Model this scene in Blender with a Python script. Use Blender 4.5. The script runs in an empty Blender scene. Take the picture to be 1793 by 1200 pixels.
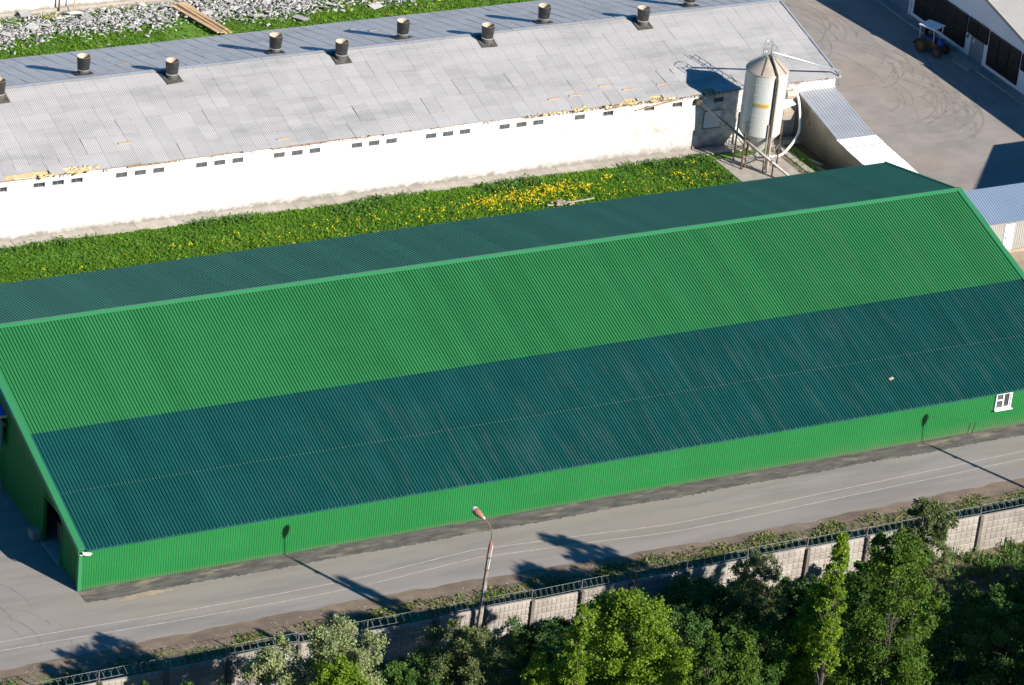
import bpy, math, random
import numpy as np
from mathutils import Vector, Matrix
random.seed(7); RNG = np.random.default_rng(7)
S = bpy.context.scene
COL = S.collection
R = math.radians

# ------------------------------------------------------------------ camera, sky, sun, exposure
F_PX, PITCH, YAW, ROLL = 6671.47, 0.4755877, 0.5237914, 0.1052105
CAM = Vector((-71.0338, -168.1527, 111.6684))
fw = Vector((math.sin(YAW)*math.cos(PITCH), math.cos(YAW)*math.cos(PITCH), -math.sin(PITCH)))
r0 = fw.cross(Vector((0, 0, 1))).normalized(); u0 = r0.cross(fw)
rt = math.cos(ROLL)*r0 + math.sin(ROLL)*u0
up = -math.sin(ROLL)*r0 + math.cos(ROLL)*u0
cd = bpy.data.cameras.new('camera'); cam = bpy.data.objects.new('camera', cd); COL.objects.link(cam)
cam.matrix_world = Matrix(((rt.x, up.x, -fw.x, CAM.x), (rt.y, up.y, -fw.y, CAM.y), (rt.z, up.z, -fw.z, CAM.z), (0, 0, 0, 1)))
cd.sensor_width = 36; cd.lens = F_PX/1793*36; cd.clip_start = 1; cd.clip_end = 3000
S.camera = cam
SUN_EL = R(27.6); sun_dir = Vector((0.4235*math.cos(SUN_EL), -0.906*math.cos(SUN_EL), math.sin(SUN_EL))).normalized()
w = bpy.data.worlds.new('World'); S.world = w; w.use_nodes = True
nt = w.node_tree; bg = nt.nodes['Background']
sky = nt.nodes.new('ShaderNodeTexSky'); sky.sky_type = 'NISHITA'; sky.sun_disc = False
sky.sun_elevation = SUN_EL; sky.sun_rotation = math.atan2(sun_dir.x, sun_dir.y)
sky.air_density = 1.0; sky.dust_density = 0.2; sky.ozone_density = 3.0
hs_ = nt.nodes.new('ShaderNodeHueSaturation'); hs_.inputs['Saturation'].default_value = 1.45
nt.links.new(sky.outputs[0], hs_.inputs['Color']); nt.links.new(hs_.outputs[0], bg.inputs[0]); bg.inputs[1].default_value = 0.06
sl = bpy.data.lights.new('sun', 'SUN'); sl.energy = 5.0; sl.angle = R(0.5); sl.color = (1.0, 0.93, 0.83)
sun = bpy.data.objects.new('sun', sl); COL.objects.link(sun)
sun.rotation_euler = sun_dir.to_track_quat('Z', 'Y').to_euler()
S.view_settings.view_transform = 'Standard'; S.view_settings.look = 'None'
S.view_settings.exposure = 0.85; S.view_settings.gamma = 1.0; S.view_settings.use_curve_mapping = False
S.cycles.max_bounces = 6; S.cycles.diffuse_bounces = 3; S.cycles.transparent_max_bounces = 8

# ------------------------------------------------------------------ materials
def mat(name, c1, c2=None, scale=2.0, rough=0.7, metal=0.0, bump=0.0, bscale=None, rand=0.0, spec=0.3, coord='world', stretch=(1, 1, 1),
        lo=0.35, hi=0.65, detail=6, c3=None, scale3=0.3, lo3=0.5, hi3=0.7, tint=0.0, transl=0.0):
    m = bpy.data.materials.new(name); m.use_nodes = True
    n, l = m.node_tree.nodes, m.node_tree.links
    b = n['Principled BSDF']
    b.inputs['Roughness'].default_value = rough; b.inputs['Metallic'].default_value = metal
    b.inputs['Specular IOR Level'].default_value = spec
    if coord == 'world':
        g = n.new('ShaderNodeNewGeometry'); vec = g.outputs['Position']
    else:
        g = n.new('ShaderNodeTexCoord'); vec = g.outputs['Object']
    mp = n.new('ShaderNodeMapping'); l.new(vec, mp.inputs[0]); mp.inputs['Scale'].default_value = stretch
    def noise(sc, lo_, hi_, det=detail):
        t = n.new('ShaderNodeTexNoise'); l.new(mp.outputs[0], t.inputs['Vector'])
        t.inputs['Scale'].default_value = sc; t.inputs['Detail'].default_value = det; t.inputs['Roughness'].default_value = 0.62
        r = n.new('ShaderNodeMapRange'); l.new(t.outputs[0], r.inputs[0])
        r.inputs[1].default_value = lo_; r.inputs[2].default_value = hi_
        return r.outputs[0]
    col = None
    def mix(a, bb, f):
        x = n.new('ShaderNodeMix'); x.data_type = 'RGBA'
        for s_, v in ((6, a), (7, bb)):
            if isinstance(v, tuple): x.inputs[s_].default_value = (*v, 1)
            else: l.new(v, x.inputs[s_])
        l.new(f, x.inputs[0]); return x.outputs[2]
    col = c1
    if c2: col = mix(col, c2, noise(scale, lo, hi))
    if c3: col = mix(col, c3, noise(scale3, lo3, hi3, 4))
    if rand or tint:
        h = n.new('ShaderNodeHueSaturation')
        if isinstance(col, tuple): h.inputs['Color'].default_value = (*col, 1)
        else: l.new(col, h.inputs['Color'])
        if rand:
            o = n.new('ShaderNodeObjectInfo'); src = o.outputs['Random']; k = rand
        else:
            o = n.new('ShaderNodeAttribute'); o.attribute_name = 'tint'; src = o.outputs['Fac']; k = tint
        r = n.new('ShaderNodeMapRange'); l.new(src, r.inputs[0]); r.inputs[3].default_value = 1-k; r.inputs[4].default_value = 1+k
        l.new(r.outputs[0], h.inputs['Value'])
        if tint:
            r2 = n.new('ShaderNodeMapRange'); l.new(src, r2.inputs[0]); r2.inputs[3].default_value = 0.515; r2.inputs[4].default_value = 0.475
            l.new(r2.outputs[0], h.inputs['Hue'])
        col = h.outputs[0]
    if isinstance(col, tuple): b.inputs['Base Color'].default_value = (*col, 1)
    else: l.new(col, b.inputs['Base Color'])
    if bump:
        t = n.new('ShaderNodeTexNoise'); l.new(mp.outputs[0], t.inputs['Vector']); t.inputs['Scale'].default_value = bscale or scale*3
        t.inputs['Detail'].default_value = 5
        bp = n.new('ShaderNodeBump'); bp.inputs['Strength'].default_value = bump; bp.inputs['Distance'].default_value = 0.05
        l.new(t.outputs[0], bp.inputs['Height']); l.new(bp.outputs[0], b.inputs['Normal'])
    if transl:
        tr = n.new('ShaderNodeBsdfTranslucent'); ms = n.new('ShaderNodeMixShader'); ms.inputs[0].default_value = transl
        if isinstance(col, tuple): tr.inputs[0].default_value = (*col, 1)
        else: l.new(col, tr.inputs[0])
        l.new(b.outputs[0], ms.inputs[1]); l.new(tr.outputs[0], ms.inputs[2]); l.new(ms.outputs[0], n['Material Output'].inputs[0])
    m['col'] = 1
    return m

def band_dirt(m, axis, lo, hi, colour, nscale=1.2, amount=1.0, contrast=0.25, axis2=None, lo2=0, hi2=1, mid=.5, stretch=None):
    """dirt laid over a material along a world axis, broken up by noise"""
    n, l = m.node_tree.nodes, m.node_tree.links
    b = n['Principled BSDF']; inp = b.inputs['Base Color']
    g = n.new('ShaderNodeNewGeometry'); sp = n.new('ShaderNodeSeparateXYZ'); l.new(g.outputs['Position'], sp.inputs[0])
    r = n.new('ShaderNodeMapRange'); l.new(sp.outputs[axis], r.inputs[0]); r.inputs[1].default_value = lo; r.inputs[2].default_value = hi
    t = n.new('ShaderNodeTexNoise'); t.inputs['Scale'].default_value = nscale; t.inputs['Detail'].default_value = 7; t.inputs['Roughness'].default_value = .65
    if stretch:
        mp = n.new('ShaderNodeMapping'); mp.inputs['Scale'].default_value = stretch; l.new(g.outputs['Position'], mp.inputs[0]); l.new(mp.outputs[0], t.inputs['Vector'])
    else: l.new(g.outputs['Position'], t.inputs['Vector'])
    r2 = n.new('ShaderNodeMapRange'); l.new(t.outputs[0], r2.inputs[0]); r2.inputs[1].default_value = mid-contrast; r2.inputs[2].default_value = mid+contrast
    mu = n.new('ShaderNodeMath'); mu.operation = 'MULTIPLY'; l.new(r.outputs[0], mu.inputs[0]); l.new(r2.outputs[0], mu.inputs[1])
    fac = mu.outputs[0]
    if axis2 is not None:
        r3 = n.new('ShaderNodeMapRange'); l.new(sp.outputs[axis2], r3.inputs[0]); r3.inputs[1].default_value = lo2; r3.inputs[2].default_value = hi2
        m3 = n.new('ShaderNodeMath'); m3.operation = 'MULTIPLY'; l.new(fac, m3.inputs[0]); l.new(r3.outputs[0], m3.inputs[1]); fac = m3.outputs[0]
    m4 = n.new('ShaderNodeMath'); m4.operation = 'MULTIPLY'; m4.use_clamp = True; l.new(fac, m4.inputs[0]); m4.inputs[1].default_value = amount
    x = n.new('ShaderNodeMix'); x.data_type = 'RGBA'; l.new(m4.outputs[0], x.inputs[0])
    if inp.is_linked: l.new(inp.links[0].from_socket, x.inputs[6])
    else: x.inputs[6].default_value = inp.default_value
    x.inputs[7].default_value = (*colour, 1); l.new(x.outputs[2], inp)

M = {}
M['soil'] = mat('soil', (.10, .075, .05), (.05, .045, .025), .5, .95, bump=.4, bscale=6, c3=(.04, .06, .02), scale3=.25)
M['asphalt'] = mat('asphalt', (.285, .262, .243), (.23, .214, .20), .5, .9, detail=12, lo=.42, hi=.6, bump=.25, bscale=25, stretch=(.22, 1.6, 1), c3=(.285, .245, .205), scale3=.18, lo3=.45, hi3=.75, spec=.2)
M['yard'] = mat('yard_asphalt', (.325, .29, .262), (.255, .232, .212), .35, .9, detail=12, lo=.4, hi=.62, bump=.15, bscale=20, c3=(.33, .27, .215), scale3=.11, lo3=.52, hi3=.75, spec=.2)
M['dark_asphalt'] = mat('dark_asphalt', (.075, .07, .066), (.15, .137, .128), 1.6, .95, bump=.3, bscale=9, stretch=(.45, 1.6, 1), c3=(.30, .235, .17), scale3=.8, lo3=.56, hi3=.75)
M['shoulder'] = mat('sandy_shoulder', (.24, .18, .13), (.16, .125, .095), 1.2, .95, bump=.5, bscale=12, c3=(.13, .10, .08), scale3=.4, stretch=(.6, 1, 1))
M['verge'] = mat('verge_ground', (.22, .17, .105), (.15, .125, .085), 1.5, .95, bump=.5, bscale=10, c3=(.10, .125, .04), scale3=.7, lo3=.5, hi3=.68)
M['grass_ground'] = mat('grass_ground', (.10, .21, .025), (.13, .235, .032), 1.5, .95, bump=.4, bscale=8, c3=(.10, .085, .045), scale3=.3, lo3=.6, hi3=.75)
M['line'] = mat('faded_line_paint', (.50, .46, .40), (.34, .31, .27), 3, .8)
M['tyre'] = mat('tyre_rubber_marks', (.215, .195, .175), (.28, .25, .225), 1.2, .9, lo=.4, hi=.6)
M['concrete'] = mat('concrete', (.42, .38, .33), (.31, .28, .24), 1.3, .9, bump=.2, bscale=14, rand=.08)
M['white_wall'] = mat('whitewashed_plaster', (.74, .74, .73), (.52, .51, .50), 1.1, .85, bump=.3, bscale=5, lo=.58, hi=.72, c3=(.42, .41, .40), scale3=.5, lo3=.63, hi3=.72)
band_dirt(M['white_wall'], 2, .85, .0, (.22, .205, .19), 1.6, 2.2, .45)
band_dirt(M['white_wall'], 0, 47, 60, (.24, .21, .19), 1.3, .75, .16)
band_dirt(M['white_wall'], 2, 3.8, 4.6, (.27, .24, .21), 1.8, .7, .18, 0, 8, 9)
M['gwall'] = mat('green_wall_steel', (.012, .150, .036), (.014, .168, .042), .35, .45, spec=.4)
band_dirt(M['gwall'], 2, .9, .0, (.16, .13, .095), .45, .7, .3, 0, 36, 62)
band_dirt(M['gwall'], 2, .35, .0, (.14, .12, .085), .8, .8, .3)
M['groof'] = mat('green_roof_steel', (.024, .164, .050), (.028, .178, .058), .4, .45, rand=.06, spec=.35)
band_dirt(M['groof'], 0, 34, 58, (.20, .19, .15), .7, .13, .13, mid=.6, stretch=(3.2, .35, .35))
M['gtrim'] = mat('green_trim_steel', (.032, .19, .078), None, 1, .4, spec=.5)
M['troof'] = mat('teal_roof_steel', (.006, .066, .060), (.008, .076, .070), .4, .45, rand=.08, spec=.35)
band_dirt(M['troof'], 0, 8, 24, (.15, .19, .17), .6, .17, .13, 1, 9.2, 6.0, mid=.61, stretch=(3.2, .45, .45))
band_dirt(M['troof'], 0, 26, 46, (.20, .23, .20), .9, .09, .13, 1, 3.0, 6.0, mid=.61, stretch=(3.5, .35, .35))
M['tback'] = mat('dark_green_roof_steel', (.055, .205, .13), (.062, .22, .142), .5, .55, rand=.08, spec=.2)
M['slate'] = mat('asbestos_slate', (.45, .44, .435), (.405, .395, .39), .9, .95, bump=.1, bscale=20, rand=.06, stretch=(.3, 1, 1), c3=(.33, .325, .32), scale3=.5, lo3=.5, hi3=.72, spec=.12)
M['slate_rear'] = mat('asbestos_slate_rear', (.56, .56, .56), (.50, .50, .505), .8, .95, spec=.15, c3=(.43, .43, .44), scale3=.3, lo3=.5, hi3=.7)
M['shard'] = mat('broken_slate', (.43, .425, .42), (.34, .335, .33), 1.2, .95, tint=.14)
for nd in list(M['shard'].node_tree.nodes):
    if nd.type == 'HUE_SAT':
        for lk in list(nd.inputs['Hue'].links): M['shard'].node_tree.links.remove(lk)
M['cap'] = mat('galvanised_cap', (.40, .42, .45), (.34, .36, .40), .8, .5, .3)
M['black'] = mat('black_plastic', (.015, .015, .017), (.03, .03, .03), 3, .45, spec=.5, coord='object')
M['cream'] = mat('cream_lining', (.55, .47, .36), (.42, .35, .26), 2, .8)
M['grime'] = mat('grimy_sheet', (.06, .055, .05), (.13, .12, .11), 3, .8)
M['glass'] = mat('dark_glass', (.05, .055, .06), None, 1, .15, spec=.6)
M['dglass'] = mat('dusty_glass', (.10, .105, .11), (.06, .065, .07), 3, .4, spec=.5)
M['wframe'] = mat('white_pvc', (.80, .80, .80), None, 1, .4)
M['gframe'] = mat('grey_frame', (.20, .21, .22), None, 1, .6)
M['foam'] = mat('yellow_insulation', (.62, .46, .22), (.50, .38, .2), 2.5, .95, bump=.6, bscale=8, c3=(.62, .54, .36), scale3=1.2)
M['wood'] = mat('pale_timber', (.55, .38, .22), (.42, .28, .16), 1.5, .85, stretch=(1, 6, 1), rand=.12)
M['oldwood'] = mat('weathered_timber', (.36, .25, .17), (.24, .17, .12), 2, .9)
M['silo'] = mat('silo_steel', (.60, .595, .58), (.52, .515, .50), .7, .36, .12, c3=(.55, .49, .41), scale3=.6, lo3=.5, hi3=.8, stretch=(1, 1, .35), coord='object')
M['silo'].node_tree.nodes['Principled BSDF'].inputs['Roughness'].default_value = .48
M['silocone'] = mat('silo_roof_steel', (.50, .43, .36), (.42, .35, .28), 1.2, .55, .25, coord='object')
M['rust'] = mat('rusty_steel', (.15, .07, .045), (.22, .13, .09), 4, .8)
M['steel'] = mat('grey_steel', (.33, .32, .31), (.24, .22, .2), 3, .55, .4)
M['dsteel'] = mat('dark_steel', (.06, .055, .05), (.12, .09, .07), 3, .6, .3)
M['galv'] = mat('galvanised_steel', (.62, .63, .65), (.52, .53, .55), 1.5, .38, .75)
M['yellow'] = mat('yellow_label', (.62, .42, .10), None, 1, .5)
M['brownpaint'] = mat('brown_lettering', (.13, .09, .05), None, 1, .6)
M['annex_roof'] = mat('annex_zinc_sheet', (.42, .44, .47), (.36, .38, .41), .6, .5, .25, rand=.03)
M['annex_white'] = mat('new_white_sheet', (.82, .82, .82), None, .6, .5, 0)
M['annex_wall'] = mat('annex_wall_steel', (.44, .42, .38), (.30, .29, .26), .35, .35, .8, stretch=(1, 1, .4))
M['blue'] = mat('blue_sheet', (.20, .26, .36), (.18, .24, .33), .5, .45, rand=.03)
M['blueporch'] = mat('porch_blue_sheet', (.03, .13, .50), None, 1, .4)
M['tealpanel'] = mat('teal_panel', (.02, .13, .13), None, 1, .5)
M['lightwall'] = mat('pale_corrugated_wall', (.34, .33, .31), (.29, .28, .265), .5, .6)
M['hallwall'] = mat('hall_white_plaster', (.80, .80, .82), (.74, .74, .77), .4, .85)
M['hallroof'] = mat('hall_roof_sheet', (.48, .46, .43), (.42, .41, .39), .5, .6)
M['darkpanel'] = mat('black_intake_panel', (.006, .006, .007), (.012, .012, .013), 1, .5)
M['door'] = mat('grey_door', (.22, .24, .27), None, 1, .5)
M['bluedoor'] = mat('blue_grey_gate', (.16, .20, .26), None, 1, .5)
M['fence'] = mat('fence_concrete', (.34, .31, .28), (.24, .22, .20), .9, .9, bump=.25, bscale=10, rand=.1, c3=(.2, .18, .155), scale3=.8, lo3=.5, hi3=.72)
M['fpost'] = mat('fence_post_concrete', (.17, .155, .13), (.11, .10, .09), 2, .9)
M['wire'] = mat('razor_wire_steel', (.25, .28, .28), None, 1, .5, .4)
M['pole'] = mat('lamp_pole_concrete', (.34, .30, .26), (.24, .21, .18), 2, .9)
M['lamprust'] = mat('lamp_head_rust', (.26, .11, .075), (.36, .20, .15), 3, .7)
M['lampwhite'] = mat('lamp_head_white', (.62, .58, .56), None, 1, .6)
M['bark'] = mat('bark', (.075, .06, .045), (.045, .037, .03), 5, .95)
M['pbark'] = mat('pale_bark', (.13, .115, .095), (.06, .05, .042), 3, .9)
def leafmat(name, c, c2, t=.35): return mat(name, c, c2, .9, .6, tint=.35, transl=t, spec=.25)
M['leaf_bright'] = leafmat('bright_leaves', (.21, .32, .028), (.155, .275, .022), .45)
M['leaf_mid'] = leafmat('mid_green_leaves', (.095, .185, .022), (.075, .155, .018), .42)
M['leaf_dark'] = leafmat('dark_leaves', (.062, .145, .034), (.075, .165, .036), .42)
M['leaf_fill'] = leafmat('shade_green_leaves', (.085, .18, .03), (.07, .155, .028), .42)
M['leaf_willow'] = leafmat('grey_green_leaves', (.34, .38, .19), (.26, .33, .13), .42)
M['leaf_olive'] = leafmat('olive_leaves', (.17, .21, .08), (.13, .17, .06), .42)
M['blossom'] = mat('white_blossom', (.58, .54, .52), None, 1, .7, tint=.1, transl=.3)
M['grass'] = mat('grass_blades', (.145, .31, .032), (.115, .27, .026), .7, .7, tint=.25, transl=.5, c3=(.18, .33, .04), scale3=.25, spec=.2)
M['weed'] = mat('weed_leaves', (.06, .15, .03), (.085, .19, .03), 1, .7, tint=.3, transl=.25)
M['dryweed'] = mat('dry_verge_growth', (.20, .20, .075), (.085, .17, .028), .8, .8, tint=.35, transl=.2, lo=.4, hi=.6)
M['flower'] = mat('yellow_flowers', (.80, .66, .012), (.72, .56, .01), 2, .6, tint=.15, transl=.2)
M['tanplinth'] = mat('tan_plinth', (.40, .31, .23), (.30, .24, .18), .8, .9)
M['tractor_body'] = mat('ochre_machine_paint', (.15, .085, .035), (.10, .06, .03), 3, .6)
M['tractor_blue'] = mat('blue_machine_paint', (.02, .06, .26), None, 1, .45)
M['rubber'] = mat('rubber', (.03, .028, .026), (.07, .055, .045), 4, .85)
M['crate'] = mat('pale_crate_board', (.38, .33, .27), (.30, .26, .22), 3, .9)
M['pebble'] = mat('pale_stones', (.34, .30, .25), (.22, .195, .165), 4, .9)

# ------------------------------------------------------------------ mesh helpers
class MB:
    def __init__(s): s.v = []; s.f = []; s.smooth = False
    def add(s, vs, fs):
        b = len(s.v); s.v.extend([tuple(v) for v in vs]); s.f.extend([tuple(b+i for i in f) for f in fs]); return s
    def quad(s, a, b, c, d): return s.add([a, b, c, d], [(0, 1, 2, 3)])
    def box(s, x0, x1, y0, y1, z0, z1):
        return s.add([(x0,y0,z0),(x1,y0,z0),(x1,y1,z0),(x0,y1,z0),(x0,y0,z1),(x1,y0,z1),(x1,y1,z1),(x0,y1,z1)],
                     [(3,2,1,0),(4,5,6,7),(0,1,5,4),(1,2,6,5),(2,3,7,6),(3,0,4,7)])
    def bar(s, p, q, wx, wz=None, upv=(0, 0, 1)):
        p, q = Vector(p), Vector(q); d = (q-p).normalized(); u = Vector(upv)
        if abs(d.dot(u)) > .98: u = Vector((1, 0, 0))
        a = d.cross(u).normalized(); b = a.cross(d); wz = wz or wx; vs = []
        for c in (p, q):
            for i, j in ((-1,-1),(1,-1),(1,1),(-1,1)): vs.append(c + a*(i*wx/2) + b*(j*wz/2))
        return s.add(vs, [(0,1,2,3),(7,6,5,4),(0,4,5,1),(1,5,6,2),(2,6,7,3),(3,7,4,0)])
    def tube(s, pts, r, n=8, cap=True):
        pts = [Vector(p) for p in pts]; k = len(pts); rr = r if isinstance(r, (list, tuple)) else [r]*k
        vs = []; pa = None
        for i, p in enumerate(pts):
            d = (pts[min(i+1, k-1)] - pts[max(i-1, 0)]).normalized()
            if pa is None:
                u = Vector((0, 0, 1)) if abs(d.z) < .9 else Vector((1, 0, 0)); a = d.cross(u).normalized()
            else: a = (pa - d*pa.dot(d)).normalized()
            pa = a; b = d.cross(a)
            for j in range(n):
                t = 2*math.pi*j/n; vs.append(p + (a*math.cos(t) + b*math.sin(t))*rr[i])
        fs = [(i*n+j, i*n+(j+1) % n, (i+1)*n+(j+1) % n, (i+1)*n+j) for i in range(k-1) for j in range(n)]
        if cap: fs += [tuple(range(n-1, -1, -1)), tuple((k-1)*n+j for j in range(n))]
        return s.add(vs, fs)
    def lathe(s, prof, c=(0, 0, 0), n=24, cap0=False, cap1=False):
        vs = [(c[0]+r*math.cos(2*math.pi*j/n), c[1]+r*math.sin(2*math.pi*j/n), c[2]+z) for r, z in prof for j in range(n)]
        k = len(prof)
        fs = [(i*n+j, i*n+(j+1) % n, (i+1)*n+(j+1) % n, (i+1)*n+j) for i in range(k-1) for j in range(n)]
        if cap0: fs.append(tuple(range(n-1, -1, -1)))
        if cap1: fs.append(tuple((k-1)*n+j for j in range(n)))
        return s.add(vs, fs)
    def mesh(s, name, m):
        me = bpy.data.meshes.new(name); me.from_pydata(s.v, [], s.f); me.materials.append(m)
        if s.smooth: me.polygons.foreach_set('use_smooth', [True]*len(me.polygons))
        me.update(); return me

def link(name, me, parent=None, loc=None, mtx=None):
    o = bpy.data.objects.new(name, me); COL.objects.link(o)
    if parent: o.parent = parent
    if mtx is not None: o.matrix_local = mtx
    elif loc is not None: o.location = loc
    return o
def part(name, mb, m, parent, loc=None, label=None, kind=None):
    o = link(name, mb.mesh(name, M[m] if isinstance(m, str) else m), parent, loc)
    if label: o['label'] = label
    if kind: o['kind'] = kind
    return o
def tag(o, label, cat, group=None):
    o['label'] = label; o['category'] = cat
    if group: o['group'] = group
    return o
def thing(name, label, cat, loc=(0, 0, 0), rz=0, group=None):
    o = bpy.data.objects.new(name, None); COL.objects.link(o); o.location = loc; o.rotation_euler = (0, 0, rz)
    return tag(o, label, cat, group)
def struct(name, mb, m):
    o = link(name, mb.mesh(name, M[m])); o['kind'] = 'structure'; return o
def dup(root, loc, rz=None, label=None, sc=None):
    r = root.copy(); COL.objects.link(r); r.location = loc
    if rz is not None: r.rotation_euler = (0, 0, rz)
    if sc: r.scale = sc
    if label: r['label'] = label
    for ch in root.children:
        c = ch.copy(); COL.objects.link(c); c.parent = r
        for g in ch.children:
            d = g.copy(); COL.objects.link(d); d.parent = c
    return r
def np_mesh(name, V, Fq, m, tint=None, smooth=False):
    me = bpy.data.meshes.new(name); V = np.asarray(V, np.float32); Fq = np.asarray(Fq, np.int32); k = Fq.shape[1]
    me.vertices.add(len(V)); me.vertices.foreach_set('co', V.ravel())
    me.loops.add(Fq.size); me.loops.foreach_set('vertex_index', Fq.ravel())
    me.polygons.add(len(Fq)); me.polygons.foreach_set('loop_start', np.arange(len(Fq), dtype=np.int32)*k)
    try: me.polygons.foreach_set('loop_total', np.full(len(Fq), k, np.int32))
    except Exception: pass
    me.materials.append(M[m])
    if tint is not None:
        a = me.attributes.new('tint', 'FLOAT', 'FACE'); a.data.foreach_set('value', np.asarray(tint, np.float32))
    me.update(calc_edges=True); return me
def leaf_quads(P, size, rng, upness=.4, aspect=.6, nrm=None):
    """a small leaf-shaped quad at every point, turned at random"""
    n = len(P); d = rng.normal(size=(n, 3)); d[:, 2] = np.abs(d[:, 2])*.6 + upness; d /= np.linalg.norm(d, axis=1)[:, None]
    q = rng.normal(size=(n, 3)); a = np.cross(d, q); a /= np.linalg.norm(a, axis=1)[:, None]
    b = np.cross(d, a)
    s = (size*rng.uniform(.6, 1.35, n))[:, None]
    V = np.stack([P-a*s*.5, P+b*s*aspect*.5, P+a*s*.5, P-b*s*aspect*.5], 1).reshape(-1, 3)
    return V, np.arange(4*n).reshape(n, 4)
def blade_quads(P, h, wd, rng, lean=.5):
    n = len(P); t = rng.uniform(0, 2*np.pi, n); ln = rng.uniform(0, lean, n)*h
    a = np.stack([np.cos(t), np.sin(t), np.zeros(n)], 1)*wd[:, None]*.5
    t2 = rng.uniform(0, 2*np.pi, n); top = P + np.stack([np.cos(t2)*ln, np.sin(t2)*ln, h], 1)
    V = np.stack([P-a, P+a, top+a*.5, top-a*.5], 1).reshape(-1, 3)
    return V, np.arange(4*n).reshape(n, 4)

def trap_profile(n, pitch, h, crest=.17, flank=.14):
    """crest centred ribs: list of (x, z) for n pitches"""
    out = [(0, 0)]
    for i in range(n):
        c = (i+.5)*pitch
        out += [(c-(crest/2+flank)*pitch, 0), (c-crest/2*pitch, h), (c+crest/2*pitch, h), (c+(crest/2+flank)*pitch, 0)]
    return out + [(n*pitch, 0)]
def wave_profile(n, pitch, h, seg=3):
    return [(i*pitch/seg, h*.5*(1+math.cos(2*math.pi*i/seg))) for i in range(n*seg+1)]
def sheet(prof, length, y0=0):
    mb = MB(); k = len(prof)
    vs = [(x, y0, z) for x, z in prof] + [(x, y0+length, z) for x, z in prof]
    return mb.add(vs, [(i, i+1, k+i+1, k+i) for i in range(k-1)])
def slope_matrix(origin, ydir, xdir=(1, 0, 0)):
    x = Vector(xdir).normalized(); y = Vector(ydir).normalized(); z = x.cross(y).normalized()
    return Matrix(((x.x, y.x, z.x, origin[0]), (x.y, y.y, z.y, origin[1]), (x.z, y.z, z.z, origin[2]), (0, 0, 0, 1)))

def strip(pts_lo, pts_hi, z):
    mb = MB(); k = len(pts_lo)
    if len(pts_hi) != k:
        hx, hy = zip(*pts_hi); pts_hi = [(x, float(np.interp(x, hx, hy))) for x, _ in pts_lo]
    vs = [(x, y, z) for x, y in pts_lo] + [(x, y, z) for x, y in pts_hi]
    return mb.add(vs, [(i, i+1, k+i+1, k+i) for i in range(k-1)])
def wob(x0, x1, y, amp, step=.35, seed=0, freq=1.0):
    r = random.Random(seed); ph = [(r.uniform(.2, 3.5)*freq, r.uniform(0, 6.3), r.uniform(.3, 1)) for _ in range(7)]
    n = int((x1-x0)/step); yy = y if callable(y) else (lambda x: y)
    return [(x0+(x1-x0)*i/n, yy(x0+(x1-x0)*i/n) + amp*sum(a*math.sin(f*(x0+(x1-x0)*i/n)+p) for f, p, a in ph)/3) for i in range(n+1)]

# ------------------------------------------------------------------ SETTING: ground, roads, yards
L, W, HW, HR, YR, YS, HB = 68.91, 25.85, 2.704, 7.774, 17.309, 8.795, 5.85
SF = (HR-HW)/YR                       # front roof slope
HS = HW+SF*YS
YB, WB, HEB, HRB, LB = 42.45, 18.0, 4.448, 6.665, 75.33
mb = MB(); mb.quad((-600, -500, -.004), (700, -500, -.004), (700, 800, -.004), (-600, 800, -.004)); struct('ground', mb, 'soil')
struct('verge_ground', strip(wob(-70, 140, -13.2, .4, 1, 5), wob(-70, 140, -6.6, .25, .5, 6), 0.0), 'verge')
struct('road_shoulder', strip(wob(-70, 140, -7.6, .7, .35, 2), wob(-70, 140, -5.5, .1, 1, 3), .004), 'shoulder')
struct('road', strip(wob(-70, 140, lambda x: -6.05+.25*math.sin(x*.12), .16, .3, 8), wob(-70, 140, -1.0, .05, .5, 9), .008), 'asphalt')
struct('pavement', strip(wob(.0, 140, lambda x: -1.25-.05*math.sin(x*.7), .07, .08, 10, 6), wob(.0, 140, .6, .0, .5, 11), .012), 'dark_asphalt')
mb = MB(); mb.quad((-70, -1.2, .004), (.3, -1.2, .004), (.3, 60, .004), (-70, 60, .004)); struct('left_yard', mb, 'asphalt')
mb = MB(); mb.quad((68.5, 1, .004), (160, 1, .004), (160, 41.0, .004), (74.9, 41.0, .004)); mb.quad((74.9, 41.0, .004), (160, 41.0, .004), (160, 160, .004), (74.9, 160, .004)); struct('yard', mb, 'yard')
struct('grass_ground', strip(wob(.4, 71.5, 25.0, 0, 1, 1), wob(.4, 71.5, 41.4, .06, .3, 12), .0), 'grass_ground')
mb = MB(); mb.quad((-60, 60, .0), (74.8, 60, .0), (74.8, 77, .0), (-60, 77, .0)); struct('rear_grass_ground', mb, 'grass_ground')
mb = strip(wob(1.6, 5.2, lambda x: -1.75+.05*(x-1.6), .07, .1, 51, 5), wob(1.6, 5.2, lambda x: -1.7+.05*(x-1.6)+.42*math.sin(max(0, min(1, (x-1.6)/3.6))*3.14), .09, .1, 52, 5), .0145); struct('sand_drift', mb, 'tanplinth')
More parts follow.
